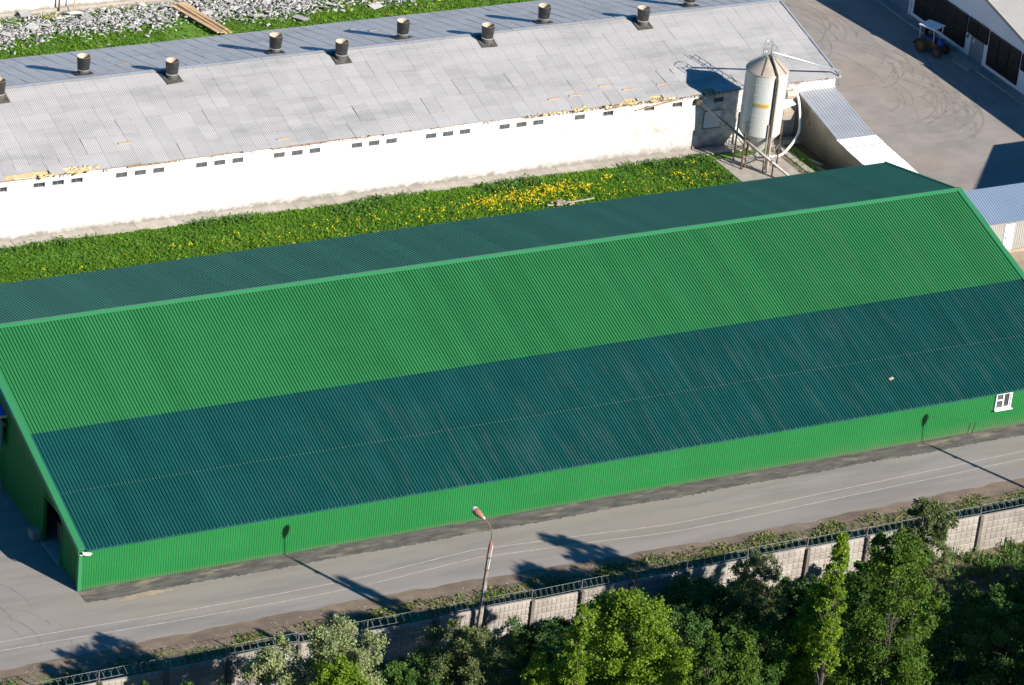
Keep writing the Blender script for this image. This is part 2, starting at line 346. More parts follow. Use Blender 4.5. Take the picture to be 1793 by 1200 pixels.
# thin chalky lines along the road
def poly_strip(pts, wd, z):
    mb = MB(); pts = [Vector((p[0], p[1], 0)) for p in pts]; lo = []; hi = []
    for i, p in enumerate(pts):
        d = (pts[min(i+1, len(pts)-1)]-pts[max(i-1, 0)]).normalized(); nn = Vector((-d.y, d.x, 0))
        lo.append(tuple((p-nn*wd/2)[:2])); hi.append(tuple((p+nn*wd/2)[:2]))
    return strip(lo, hi, z)
def smooth_poly(pts, n=6):
    out = []
    for i in range(len(pts)-1):
        p0, p1, p2, p3 = pts[max(i-1, 0)], pts[i], pts[i+1], pts[min(i+2, len(pts)-1)]
        for k in range(n):
            t = k/n
            out.append(tuple(.5*((2*b)+(-a+c)*t+(2*a-5*b+4*c-d)*t*t+(-a+3*b-3*c+d)*t**3) for a, b, c, d in zip(p0, p1, p2, p3)))
    return out+[pts[-1]]
UP = [(-25, -3.5), (-5.9, -3.55), (4.6, -3.75), (14.6, -3.7), (22.6, -3.0), (24.6, -3.05), (31, -3.55), (36.8, -3.95), (47, -3.6), (56, -3.25), (61.8, -3.0), (90, -2.2)]
struct('road_marking', poly_strip(smooth_poly(UP), .07, .016), 'line')
struct('road_marking', poly_strip(smooth_poly([(x-.1, y-.84+.004*x*0) for x, y in UP]), .07, .016), 'line')
# curved tyre marks in the far yard
for k in range(64):
    cx, cy = 83.5+RNG.normal()*1.6, 49.5+RNG.normal()*3.2; rr = RNG.uniform(2.5, 7.5); a0 = RNG.uniform(-1.9, -.4); da = RNG.uniform(.8, 2.0)
    if k > 44: cx, cy, rr = 81+RNG.normal()*1.5, 61+RNG.normal()*2, RNG.uniform(2.5, 6); a0 = RNG.uniform(-1.5, .5)
    pts = [(cx+rr*math.cos(a0+da*i/20), cy+1.25*rr*math.sin(a0+da*i/20)) for i in range(21)]
    if max(p[0] for p in pts) < 93 and min(p[0] for p in pts) > 76.3: struct('tyre_mark', poly_strip(pts, RNG.uniform(.08, .2), .0065+.0001*k), 'tyre')
for k in range(6):
    cx, cy = -7+RNG.normal(), -2+RNG.normal()*1.5; rr = RNG.uniform(2.5, 5); a0 = RNG.uniform(-.6, .3)
    struct('tyre_mark', poly_strip([(cx+rr*math.cos(a0+.9*i/16), cy+rr*math.sin(a0+.9*i/16)) for i in range(17)], .1, .0125+.0002*k), 'tyre')
# concrete apron at the barn's foot, slab by slab
ap = MB(); ap.box(0, 75.3, 41.36, 42.40, -.2, .03); apo = struct('apron', ap, 'concrete')
x = .3; k = 0; slab = {}
while x < 75.2:
    ln = min(2.9, 75.28-x)
    if ln < .3: break
    key = round(ln, 2)
    if key not in slab:
        b = MB(); b.box(-ln/2+.015, ln/2-.015, -.56, .55, 0, .075); slab[key] = b.mesh('concrete_slab', M['concrete'])
    o = link('concrete_slab', slab[key], apo, (0, 0, 0)); o.location = (x+ln/2, 41.86+RNG.normal()*.03, .005+RNG.normal()*.006); o.rotation_euler = (RNG.normal()*.006, RNG.normal()*.002, RNG.normal()*.003)
    x += ln

# ------------------------------------------------------------------ GREEN WAREHOUSE
gw = thing('warehouse', 'long green steel warehouse with bright green and dark teal roof, beside the road', 'warehouse')
def corr_wall(mb, x0, x1, z0, z1, y, pitch=.15, h=.022):
    n = max(1, round((x1-x0)/pitch)); p = (x1-x0)/n; prof = trap_profile(n, p, h, .3, .12); k = len(prof)
    mb.add([(x0+a, y-b, z0) for a, b in prof]+[(x0+a, y-b, z1) for a, b in prof], [(i, i+1, k+i+1, k+i) for i in range(k-1)])
WX0, WX1, WZ0, WZ1 = 61.27, 62.47, 1.50, 2.60
mb = MB(); corr_wall(mb, .12, WX0, .04, HW-.03, .03); corr_wall(mb, WX1, L-.12, .04, HW-.03, .03)
corr_wall(mb, WX0, WX1, .04, WZ0, .03); corr_wall(mb, WX0, WX1, WZ1, HW-.03, .03)
part('front_wall', mb, 'gwall', gw)
mb = MB()
for i in range(230): mb.box(.35+i*.298, .37+i*.298, -.006, .004, 1.365, 1.38)
part('screw_row', mb, 'lightwall', gw, kind='stuff')
# dented sheet foot near the window
mb = MB()
for a in (59.6, 59.95): mb.bar((a, -.0, .05), (a+.1, -.0, .75), .05, .07)
part('dented_rib', mb, 'gwall', gw)
# window
wn = part('window', MB(), 'wframe', gw)
mb = MB(); t = .075; y0, y1 = -.09, .03
mb.box(WX0, WX1, y0, y1, WZ1-t, WZ1); mb.box(WX0, WX1, y0, y1, WZ0, WZ0+t)
mb.box(WX0, WX0+t, y0, y1, WZ0+t, WZ1-t); mb.box(WX1-t, WX1, y0, y1, WZ0+t, WZ1-t)
xm = WX0+.56; mb.box(xm-.045, xm+.045, y0, y1, WZ0+t, WZ1-t); mb.box(WX0+t, xm-.045, y0+.01, y1, 2.08, 2.14)
part('frame', mb, 'wframe', wn)
mb = MB(); mb.box(WX0-.06, WX1+.06, -.26, -.092, WZ0-.06, WZ0-.02); part('sill', mb, 'wframe', wn)
mb = MB(); mb.box(WX0+t, xm-.045, -.03, -.01, WZ0+t, 2.08); part('pane', mb, 'dglass', wn)
mb = MB(); mb.box(WX0+t, xm-.045, -.03, -.01, 2.14, WZ1-t); part('pane', mb, 'dglass', wn)
mb = MB(); mb.box(xm+.045, WX1-t, .05, .07, WZ0+t, WZ1-t); part('pane', mb, 'glass', wn)
mb = MB()  # open sash turned inwards
mb.box(WX1-.16, WX1-.085, -.02, .4, WZ0+t, WZ0+t+.06); mb.box(WX1-.16, WX1-.085, -.02, .4, WZ1-t-.06, WZ1-t); mb.box(WX1-.16, WX1-.085, -.02, .05, WZ0+t+.06, WZ1-t-.06)
part('open_sash', mb, 'wframe', wn)
# roof sheets, laid one by one
NS = 66; SP = L/NS; PITCH_R = SP/5
prof = trap_profile(5, PITCH_R, .056, .14, .12); prof_b = trap_profile(5, PITCH_R, .038, .18, .14)
def roof_row(y0, z0, y1, z1, m, lift=.0, name='roof_sheet', prof=prof):
    ln = math.hypot(y1-y0, z1-z0); me = sheet(prof, ln).mesh(name, M[m])
    d = ((0, (y1-y0)/ln, (z1-z0)/ln))
    for i in range(NS):
        link(name, me, gw, mtx=slope_matrix((i*SP, y0+RNG.normal()*.006, z0+lift), d))
zf = lambda y: HW+SF*y
roof_row(-.10, zf(-.10), 4.16, zf(4.16), 'troof', .0)
roof_row(4.08, zf(4.08), YS+.06, zf(YS+.06), 'troof', .012)
roof_row(YS-.03, zf(YS-.03), YR, HR, 'groof', .026)
roof_row(YR, HR, W+.12, HB-.12*(HR-HB)/(W-YR), 'tback', .0, prof=prof_b)
mb = MB()   # fixing heads along the lap and the foot of the roof
for i in range(330):
    xx = (i+.5)*PITCH_R; mb.box(xx-.018, xx+.018, 4.05, 4.09, zf(4.1)+.08, zf(4.1)+.09)
    if i % 2 == 0: mb.box(xx-.014, xx+.014, -.12, -.09, zf(-.1)+.03, zf(-.1)+.05)
part('fixing_row', mb, 'lightwall', gw, kind='stuff')
# trims
def slope_trim(x0, x1, ya, yb, zlo, t=.06):
    mb = MB(); za, zb = zlo(ya), zlo(yb)
    mb.add([(x0, ya, za), (x1, ya, za), (x1, yb, zb), (x0, yb, zb), (x0, ya, za+t), (x1, ya, za+t), (x1, yb, zb+t), (x0, yb, zb+t)],
           [(3,2,1,0),(4,5,6,7),(0,1,5,4),(1,2,6,5),(2,3,7,6),(3,0,4,7)]); return mb
zb_ = lambda y: HR-(HR-HB)*(y-YR)/(W-YR)
for xa, xb, face in ((-.10, .28, -.13), (L-.28, L+.10, L+.10)):
    mb = slope_trim(xa, xb, -.14, YR-.15, lambda y: zf(y)+.095, .03)
    za = lambda y: zf(y)-.22
    mb.add([(face, -.14, za(-.14)), (face+.03, -.14, za(-.14)), (face+.03, YR, za(YR)), (face, YR, za(YR)), (face, -.14, zf(-.14)+.11), (face+.03, -.14, zf(-.14)+.11), (face+.03, YR, zf(YR)+.11), (face, YR, zf(YR)+.11)],
           [(3,2,1,0),(4,5,6,7),(0,1,5,4),(1,2,6,5),(2,3,7,6),(3,0,4,7)])
    part('verge_trim', mb, 'gtrim', gw)
    mb = slope_trim(xa+.12, xb-.12, YR+.15, W+.13, lambda y: zb_(y)+.05, .03)
    part('verge_trim', mb, 'gtrim', gw)
mb = MB(); yy = .24
for s_, zz in ((-1, zf), (1, zb_)):
    a = YR+s_*yy
    q = [(-.12, YR, HR+.135), (L+.12, YR, HR+.135), (L+.12, a, zz(a)+.10), (-.12, a, zz(a)+.10)]
    mb.quad(*(q if s_ > 0 else q[::-1])); q2 = [(x_, y_, z_-.03) for x_, y_, z_ in q]; mb.quad(*(q2 if s_ < 0 else q2[::-1]))
    mb.quad(q[2], q[3], q2[3], q2[2]); mb.quad(q[0], q[3], q2[3], q2[0]); mb.quad(q[1], q[2], q2[2], q2[1])
part('ridge_cap', mb, 'gtrim', gw)
mb = MB(); mb.box(-.03, .16, -.035, .04, .03, HW-.02); mb.box(-.03, .0, .04, .2, .03, HW-.02); part('corner_trim', mb, 'gtrim', gw)
mb = MB(); mb.box(L-.16, L+.03, -.035, .04, .03, HW-.02); part('corner_trim', mb, 'gtrim', gw)
mb = MB(); mb.box(.36, L-.36, -.115, -.075, HW-.13, HW-.035); part('eave_trim', mb, 'troof', gw)
# gable walls (vertical ribbed strips, following the roof) and the rear wall
def gable(xf, door=None, sgn=-1):
    mb = MB(); n = 170; dy = W/n
    zt = lambda y: (zf(y) if y < YR else zb_(y))-.03
    for i in range(n):
        y0, y1 = i*dy, (i+1)*dy; xo = xf + sgn*(.02 if i % 2 else 0)
        zb0 = .02
        if door and door[0] <= (y0+y1)/2 <= door[1]: zb0 = door[2]
        if zb0 < min(zt(y0), zt(y1)): mb.quad((xo, y0, zb0), (xo, y1, zb0), (xo, y1, zt(y1)), (xo, y0, zt(y0)))
        if i: mb.quad((xf, y0, zb0), (xf+sgn*.02, y0, zb0), (xf+sgn*.02, y0, zt(y0)), (xf, y0, zt(y0)))
    return mb
DY0, DY1, DZ = 2.9, 5.7, 3.1
part('gable_wall', gable(.12, (DY0, DY1, DZ), -1), 'gwall', gw); part('gable_wall', gable(L-.12, None, 1), 'gwall', gw)
mb = MB(); mb.box(.15, L-.15, W-.05, W, .02, HB-.05); part('rear_wall', mb, 'gwall', gw)
dr = part('doorway', MB(), 'gwall', gw)
mb = MB(); mb.box(.05, .3, DY0-.08, DY0, .02, DZ); mb.box(.05, .3, DY1, DY1+.08, .02, DZ); mb.box(.05, .3, DY0-.08, DY1+.08, DZ, DZ+.1); part('frame', mb, 'gwall', dr)
mb = MB(); mb.box(.0, 1.4, DY0, DY1, .005, .045); part('threshold', mb, 'concrete', dr)
mb = MB(); mb.box(.2, 40, .2, W-.2, .013, .02); part('floor', mb, 'asphalt', gw)
mb = MB(); mb.box(.9, 1.6, 4.9, 5.5, .05, 1.3); part('inner_post', mb, 'rust', gw)
# security camera on the corner
sc_ = thing('security_camera', 'white security camera fixed under the roof corner of the green warehouse', 'camera', (0, -.06, HW-.14))
mb = MB(); mb.bar((.12, -.16, 0), (.52, -.30, -.04), .13, .11); part('housing', mb, 'wframe', sc_)
mb = MB(); mb.bar((.08, -.18, .075), (.58, -.34, .025), .16, .02); part('sunshield', mb, 'wframe', sc_)
mb = MB(); mb.tube([(-.02, -.02, -.12), (.02, -.1, -.13), (.14, -.17, -.06)], .035, 6); part('bracket', mb, 'wframe', sc_)
mb = MB(); mb.tube([(.10, -.155, .0), (.06, -.14, .005)], .05, 8); part('lens', mb, 'black', sc_)
mb = MB(); mb.bar((-.2, -.02, 0), (.2, .02, 0), .16, .05); o = tag(part('board', mb, 'crate', None), 'small pale board lying loose on the teal roof slope', 'board')
o.location = (54.8, 2.38, zf(2.38)+.07); o.rotation_euler = (math.atan(SF), 0, .25)

# ------------------------------------------------------------------ things at the warehouse's shaded end
pc = thing('porch', 'blue corrugated porch roof against the shaded gable of the green warehouse', 'porch', (0, 0, 0))
me = sheet(trap_profile(20, .2, .03), 3.6).mesh('roof', M['blueporch'])
link('roof', me, pc, mtx=slope_matrix((-.12, 11.35, 5.32), (0, .98, .2), (-1, 0, 0)) @ Matrix.Diagonal((1, 1, -1, 1)))
mb = MB(); mb.box(-4.2, -.14, 11.3, 11.36, 5.12, 5.30); part('fascia', mb, 'lightwall', pc)
for px_ in (-4.1,):
    for py_ in (11.5, 14.8): mb = MB(); mb.box(px_-.05, px_+.05, py_-.05, py_+.05, 0, 5.2); part('post', mb, 'dsteel', pc)
dp = thing('sliding_door', 'dark teal sliding door leaf hung on the gable under the blue porch', 'door', (-.12, 0, 0))
mb = MB(); mb.box(-.09, -.02, 11.7, 15.2, 3.0, 4.55); part('leaf', mb, 'tealpanel', dp)
mb = MB()
for i in range(8): mb.box(-.115, -.09, 11.75+i*.44, 11.85+i*.44, 3.03, 4.52)
part('rib', mb, 'tealpanel', dp, kind='stuff')
mb = MB(); mb.bar((-.05, 11.3, 4.62), (-.05, 15.6, 4.62), .08, .1); part('rail', mb, 'dsteel', dp)
st = thing('trestle', 'pale metal ladder trestle standing in shade by the left end of the green warehouse', 'trestle', (-.35, 12.3, 0))
for dx in (-.45, .25):
    mb = MB(); mb.bar((dx, -.35, 0), (dx*.6, .0, 2.2), .05); part('leg', mb, 'galv', st)
    mb = MB(); mb.bar((dx, .55, 0), (dx*.6, .1, 2.2), .05); part('leg', mb, 'galv', st)
for k in range(6):
    z = .3+k*.36; f = 1-.4*z/2.2; mb = MB(); mb.bar((-.45*f, -.35*(1-z/2.2), z), (.25*f, -.35*(1-z/2.2), z), .045); part('rung', mb, 'galv', st)
cr = thing('crate', 'small pale crate on the asphalt beside the dark warehouse doorway', 'crate', (-.1, 6.35, .005), .1)
for z in (0, .17, .34):
    mb = MB(); mb.box(-.3, .3, -.3, .3, z, z+.14); part('board', mb, 'crate', cr)
mb = MB(); mb.box(-.26, .26, -.26, .26, .02, .46); part('core', mb, 'oldwood', cr)

# ------------------------------------------------------------------ OLD WHITE BARN
bn = thing('barn', 'long old whitewashed barn with a grey slate roof, worn eave and black roof stacks', 'barn')
def holed_wall(mb, x0, x1, z0, z1, holes, y, depth):
    xs = sorted({x0, x1, *[h[0] for h in holes], *[h[1] for h in holes]})
    for a, b in zip(xs, xs[1:]):
        h = [q for q in holes if q[0] <= a and q[1] >= b]
        if not h: mb.quad((a, y, z0), (b, y, z0), (b, y, z1), (a, y, z1))
        else:
            h = h[0]; mb.quad((a, y, z0), (b, y, z0), (b, y, h[2]), (a, y, h[2])); mb.quad((a, y, h[3]), (b, y, h[3]), (b, y, z1), (a, y, z1))
    for a, b, c, d in holes:
        mb.quad((a, y, c), (b, y, c), (b, y+depth, c), (a, y+depth, c)); mb.quad((a, y, d), (a, y+depth, d), (b, y+depth, d), (b, y, d))
        mb.quad((a, y, c), (a, y+depth, c), (a, y+depth, d), (a, y, d)); mb.quad((b, y, c), (b, y, d), (b, y+depth, d), (b, y+depth, c))
WXS = [11.2, 13.84, 15.16, 16.48, 19.63, 20.96, 22.28, 25.37, 26.69, 28.01, 31.05, 32.38, 33.70, 36.85, 38.15, 39.47, 42.5, 43.81, 45.11, 48.2, 49.53, 50.86, 54.15, 56.44, 59.77, 62.06, 65.5]
WZ = 3.73
holes = [(a-.41, a+.41, WZ-.19, WZ+.19) for a in WXS]
mb = MB(); holed_wall(mb, 4, LB, 0, HEB-.12, holes, YB, .3)
for k in range(44):      # ragged wall head under the broken eave
    xx = 4+k*(LB-4)/44; mb.box(xx, xx+(LB-4)/44-.01, YB+.004, YB+.3, HEB-.12, HEB-.12+RNG.uniform(.0, .09))
part('wall', mb, 'white_wall', bn)
mb = MB(); mb.box(4, LB, YB+.302, YB+.32, 0, HEB-.1); part('inner_wall', mb, 'grime', bn)
for i, a in enumerate(WXS):
    fr = part('window', MB(), 'gframe', bn); dark = i in (0, 1, 2, 3, 23, 24, 25, 26)
    mb = MB(); yq = YB+(.13 if dark else .045)
    mb.box(a-.41, a+.41, yq, yq+.05, WZ+.165, WZ+.19); mb.box(a-.41, a+.41, yq, yq+.05, WZ-.19, WZ-.165); mb.box(a-.41, a-.37, yq, yq+.05, WZ-.15, WZ+.15); mb.box(a+.37, a+.41, yq, yq+.05, WZ-.15, WZ+.15); mb.box(a-.012, a+.012, yq, yq+.05, WZ-.165, WZ+.165)
    part('frame', mb, 'gframe', fr)
    for s_ in (-1, 1):
        mb = MB(); c = a+s_*.195; mb.box(c-.182, c+.182, yq+.02, yq+.03, WZ-.165, WZ+.165); part('pane', mb, 'glass' if dark else 'dglass', fr)
mb = MB(); mb.quad((LB, YB, 0), (LB, YB+WB, 0), (LB, YB+WB, HEB-.1), (LB, YB, HEB-.1)); mb.add([(LB, YB, HEB-.1), (LB, YB+WB, HEB-.1), (LB, YB+WB/2, HRB-.1)], [(0, 1, 2)]); part('gable_wall', mb, 'white_wall', bn)
mb = MB(); mb.quad((4, YB+WB, 0), (LB, YB+WB, 0), (LB, YB+WB, HEB-.1), (4, YB+WB, HEB-.1)); part('rear_wall', mb, 'white_wall', bn)
YM = YB+WB/2; SB = (HRB-HEB)/(WB/2); SLEN = math.hypot(WB/2+.25, (WB/2+.25)*SB); ROWS = 6; RL = SLEN/ROWS
dS = Vector((0, 1, SB)).normalized()
eave = Vector((0, YB-.25, HEB-.25*SB))
STK_F = [13.9, 26.41, 39.16, 50.6, 63.26]; STK_B = [20.96, 35.25, 45.15, 56.43, 68.63]
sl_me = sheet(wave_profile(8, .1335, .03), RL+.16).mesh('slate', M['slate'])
ncol = 64; x_first = LB+.15-ncol*1.05
broken = {(3, 0), (4, 0), (5, 0), (47, 0), (49, 0), (53, 0)}; shifted = {(2, 0), (9, 1), (15, 0), (6, 0), (27, 0), (28, 1), (33, 1), (44, 1), (46, 0), (51, 1), (54, 1), (56, 0), (58, 0), (12, 2), (18, 2), (36, 2), (40, 2)}
cnt = 0; rest = MB()
for r in range(ROWS):
    for c in range(ncol):
        dmg = (c, r) in broken
        o_ = eave + dS*(r*RL + RNG.normal()*.03 + (.0 if r else RNG.uniform(-.03, .05)) + (RNG.uniform(.45, .75) if dmg else 0)); o_.x = x_first+c*1.05+RNG.normal()*.008; o_.z += .05
        mtx = slope_matrix(o_, dS) @ Matrix.Rotation(-.018, 4, 'X') @ Matrix.Rotation(-.014+RNG.normal()*.006, 4, 'Y') @ Matrix.Rotation(RNG.normal()*(.07 if dmg else .05 if (c, r) in shifted else .003), 4, 'Z')
        if (c, r) in shifted: mtx = Matrix.Translation((0, 0, .035)) @ mtx
        if cnt < 290:
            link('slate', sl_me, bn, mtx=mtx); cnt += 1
        else:
            b = len(rest.v); rest.v.extend([tuple(mtx @ v.co) for v in sl_me.vertices]); rest.f.extend([tuple(b+i for i in p.vertices) for p in sl_me.polygons])
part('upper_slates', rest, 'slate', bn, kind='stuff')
dBk = Vector((0, 1, -SB)).normalized(); rest = MB(); sl_rear = sheet(wave_profile(8, .1335, .016), RL+.16).mesh('slate', M['slate_rear'])
for r in range(5):
    for c in range(ncol):
        o_ = Vector((x_first+c*1.05, YM, HRB+.05)) + dBk*(r*RL*1.2); mtx = slope_matrix(o_, dBk) @ Matrix.Rotation(.006, 4, 'X') @ Matrix.Rotation(.006+RNG.normal()*.005, 4, 'Y')
        sc = Matrix.Diagonal((1, 1.2, 1, 1))
        b = len(rest.v); rest.v.extend([tuple(mtx @ sc @ v.co) for v in sl_rear.vertices]); rest.f.extend([tuple(b+i for i in p.vertices) for p in sl_rear.polygons])
part('rear_slates', rest, 'slate_rear', bn, kind='stuff')
mb = MB()
for i in range(24):
    xa = x_first+i*ncol*1.05/24; xb = xa+ncol*1.05/24-.015; zr = HRB+.14+RNG.normal()*.008
    for s_ in (-1, 1):
        q = [(xa, YM, zr), (xb, YM, zr), (xb, YM+s_*.24, zr-.06), (xa, YM+s_*.24, zr-.06)]; mb.quad(*(q if s_ > 0 else q[::-1]))
part('ridge_cap', mb, 'cap', bn)
mb = slope_trim(LB+.1, LB+.24, YB-.25, YM, lambda y: HEB+SB*(y-YB)+.02, .12); part('verge_board', mb, 'cap', bn)
mb = slope_trim(LB+.1, LB+.24, YM, YB+WB+.2, lambda y: HRB-SB*(y-YM)+.02, .12); part('verge_board', mb, 'cap', bn)
deck = MB(); p0 = eave+dS*.22; p1 = eave+dS*3.4; deck.quad((5, p0.y, p0.z-.02), (LB, p0.y, p0.z-.02), (LB, p1.y, p1.z-.02), (5, p1.y, p1.z-.02)); part('roof_deck', deck, 'foam', bn)
# eave laths, ragged ends, insulation spilling out
mb = MB()
for k in range(30):
    xx = 5+k*2.34; mb.bar((xx, YB-.12, HEB-.06+RNG.normal()*.02), (xx+2.3, YB-.12, HEB-.06+RNG.normal()*.02), .06, .05)
for k in range(150):
    xx = RNG.uniform(6, LB-1); 
    if RNG.random() < .5: xx = RNG.uniform(50, 66)
    mb.bar((xx, YB-.3-RNG.uniform(0, .1), HEB-.12+RNG.normal()*.03), (xx+RNG.normal()*.08, YB+.1, HEB+.02), .05, .03)
for a, b, z0, z1 in ((56.2, 58.4, 4.12, 4.3), (58.6, 62.6, 3.75, 4.3), (20, 23.5, 4.28, 4.33), (30.5, 34.5, 4.3, 4.33)): mb.bar((a, YB-.1, z0), (b, YB-.12, z1), .05, .09)
part('eave_lath', mb, 'oldwood', bn, kind='stuff')
def lumps(name, spots, m, parent):
    V = []; Fq = []; 
    mb = MB()
    for x_, y_, z_, sx, sy, sz in spots:
        n1, n2 = 7, 5; b = len(mb.v); off = RNG.uniform(0, 6)
        for i in range(n2+1):
            ph = math.pi*i/n2
            for j in range(n1):
                th = 2*math.pi*j/n1+off; k = RNG.uniform(.72, 1.2)
                mb.v.append((x_+sx*k*math.sin(ph)*math.cos(th), y_+sy*k*math.sin(ph)*math.sin(th), z_+sz*k*math.cos(ph)))
        for i in range(n2):
            for j in range(n1): mb.f.append((b+i*n1+j, b+i*n1+(j+1) % n1, b+(i+1)*n1+(j+1) % n1, b+(i+1)*n1+j))
    return part(name, mb, m, parent, kind='stuff')
sp = []
for x0, x1, n, d in ((13.7, 15.2, 14, .12), (15.6, 18.0, 44, .55), (53.3, 54.6, 16, .25), (55.5, 62, 18, .12), (49.8, 53, 10, .08)):
    for k in range(n):
        t_ = RNG.uniform(-.12, d); xx = RNG.uniform(x0, x1); sp.append((xx, YB-.2+t_*.95, HEB-.05+t_*SB+.02+RNG.uniform(0, .06), RNG.uniform(.08, .26), RNG.uniform(.08, .2), RNG.uniform(.05, .11)))
lumps('insulation', sp, 'foam', bn)
mb = MB()   # bare battens where slates slipped
for xx, rr in ((31.5, .75), (54.3, 1.55), (58.6, 1.5), (61.4, 1.6), (52.6, 1.45), (20.6, 2.3), (57, 2.2)):
    p = eave + dS*rr; mb.box(xx-.45, xx+.45, p.y-.05, p.y+.10, p.z+.085, p.z+.125)
part('bare_batten', mb, 'wood', bn, kind='stuff')
# loading hatch in the wall
ht = part('hatch', MB(), 'white_wall', bn)
mb = MB(); mb.box(64.42, 65.75, YB-.06, YB-.005, 1.62, 2.90); part('panel', mb, 'hallwall', ht)
mb = MB(); mb.bar((64.38, YB-.05, 1.6), (64.38, YB-.05, 2.95), .06); mb.bar((64.3, YB-.08, 2.96), (65.95, YB-.08, 2.96), .05, .06); mb.bar((64.3, YB-.06, 1.58), (65.8, YB-.06, 1.58), .05); part('frame', mb, 'oldwood', ht)
# boarded patch low on the wall
mb = MB(); mb.box(60.2, 61.4, YB-.03, YB+.002, .35, 1.35); part('wall_patch', mb, 'white_wall', bn)

# ventilation stacks
ORD = ['first', 'second', 'third', 'fourth', 'fifth']
def make_stack(label):
    t_ = thing('ventilation_stack', label, 'ventilation stack', group='black ventilation stacks along the barn ridge')
    mb = MB(); mb.lathe([(.39, -.35), (.40, .42)], n=20); mb.smooth = True; part('collar', mb, 'grime', t_)
    mb = MB(); mb.lathe([(.43, .41), (.43, .47)], n=20, cap0=True, cap1=True); part('ring', mb, 'galv', t_)
    mb = MB(); mb.lathe([(.41, .47), (.485, 1.38)], n=20); mb.smooth = True; part('cowl', mb, 'black', t_)
    mb = MB(); mb.lathe([(.485, 1.38), (.455, 1.38), (.37, .6), (.02, .58)], n=20); part('lining', mb, 'cream', t_)
    return t_
protoF = make_stack('black ventilation stack on the front barn slope, cut by the left edge of the photo')
fl = MB(); k = 12
vs = []
for i in range(k+1):
    for yv in (-.68, .78): vs.append((-.62+1.24*i/k, yv, .04+.03*(i % 2)))
fl.add(vs, [(2*i, 2*i+2, 2*i+3, 2*i+1) for i in range(k)])
f_o = part('flashing', fl, 'grime', protoF); f_o.rotation_euler = (math.atan(SB), 0, 0); f_o.location = (0, 0, .075)
protoB = make_stack('black ventilation stack behind the barn ridge, leftmost of the rear row'); fb = f_o.copy(); COL.objects.link(fb); fb.parent = protoB; fb.rotation_euler = (-math.atan(SB), 0, 0); fb.location = (0, 0, .075)
zF = HEB+SB*(50.45-YB)+.02; zB = HRB-SB*(53.0-YM)+.02
labF = [None, 'black ventilation stack on the front barn slope, second from the left edge', 'black ventilation stack on the front barn slope, in the middle of the front row', 'black ventilation stack on the front barn slope, second from the feed silo', 'black ventilation stack on the front slope of the barn, nearest the feed silo']
labB = [None, 'black ventilation stack behind the barn ridge, second of the rear row from the left', 'black ventilation stack behind the barn ridge, in the middle of the rear row', 'black ventilation stack behind the barn ridge, second of the rear row from the right', 'black ventilation stack behind the barn ridge, cut by the top edge of the photo']
protoF.location = (STK_F[0], 50.45, zF); protoB.location = (STK_B[0], 53.0, zB)
for i in range(1, 5):
    dup(protoF, (STK_F[i], 50.45+RNG.normal()*.03, zF), RNG.normal()*.05, labF[i]); dup(protoB, (STK_B[i], 53.0+RNG.normal()*.05, zB), RNG.normal()*.05, labB[i])
# loose scraps on the rear slope
for nm, xx, d, sx, sy, m, lab in (('roof_scrap', 44.6, 5.3, .35, .16, 'shard', 'pale broken piece lying on the rear slope of the barn roof'), ('roof_scrap', 43.6, 6.6, .2, .1, 'shard', 'tiny pale chip lying far down the rear slope of the barn roof'), ('plank_scrap', 24.6, 3.3, .5, .06, 'oldwood', 'dark splintered batten lying on the rear slope of the barn roof')):
    mb = MB(); mb.add([(-sx, -sy, 0), (sx*.8, -sy*1.1, 0), (sx, sy*.7, 0), (-.6*sx, sy, 0), (-sx, -sy, .03), (sx*.8, -sy*1.1, .03), (sx, sy*.7, .03), (-.6*sx, sy, .03)], [(3,2,1,0),(4,5,6,7),(0,1,5,4),(1,2,6,5),(2,3,7,6),(3,0,4,7)])
    o = tag(part(nm, mb, m, None), lab, 'scrap'); p = Vector((xx, YM, HRB+.1))+dBk*d; o.location = p; o.rotation_euler = (-math.atan(SB), 0, .1)

# ------------------------------------------------------------------ FEED SILO
SX, SY, SR, Z0, Z1, ZT = 67.0, 39.05, 1.50, 2.72, 7.42, 8.35
si = thing('feed_silo', 'tall pale steel feed silo on legs with a yellow label, beside the white barn', 'silo', (SX, SY, 0))
mb = MB(); prof_ = []
for i in range(6):
    z = Z0+(Z1-Z0)*i/6; zz = Z0+(Z1-Z0)*(i+1)/6; prof_ += [(SR, z+.02), (SR, zz-.02), (SR+.012, zz-.015), (SR+.012, zz+.012)]
mb.lathe(prof_, n=48); mb.smooth = False; part('body', mb, 'silo', si)
mb = MB(); mb.lathe([(SR+.05, Z1-.03), (SR+.02, Z1+.03), (.36, ZT), (.34, ZT+.10), (.02, ZT+.14)], n=40); part('cone_roof', mb, 'silocone', si)
mb = MB(); mb.lathe([(SR, Z0+.02), (.22, .95), (.2, .75)], n=40); part('hopper', mb, 'silo', si)
for k in range(6):
    a = R(20+60*k); cx, cy = math.cos(a)*(SR+.06), math.sin(a)*(SR+.06)
    mb = MB(); mb.bar((cx, cy, 0), (cx, cy, Z0+1.05), .09, .09); mb.box(cx-.12, cx+.12, cy-.12, cy+.12, 0, .08); part('leg', mb, 'dsteel' if k % 2 else 'steel', si)
    a2 = R(80+60*k); dx, dy = math.cos(a2)*(SR+.06), math.sin(a2)*(SR+.06)
    mb = MB(); mb.bar((cx, cy, .35), (dx, dy, 1.9), .045); part('brace', mb, 'steel', si)
    mb = MB(); mb.bar((cx, cy, .95), (dx, dy, .95), .05); part('rail', mb, 'steel', si)
for a in (-135, -60, 25, 120):
    a = R(a); mb = MB(); mb.tube([(.3*math.cos(a), .3*math.sin(a), ZT+.12), (SR*math.cos(a)+.05*math.cos(a), SR*math.sin(a)+.05*math.sin(a), Z1+.07)], .02, 6); part('roof_rib', mb, 'dsteel', si)
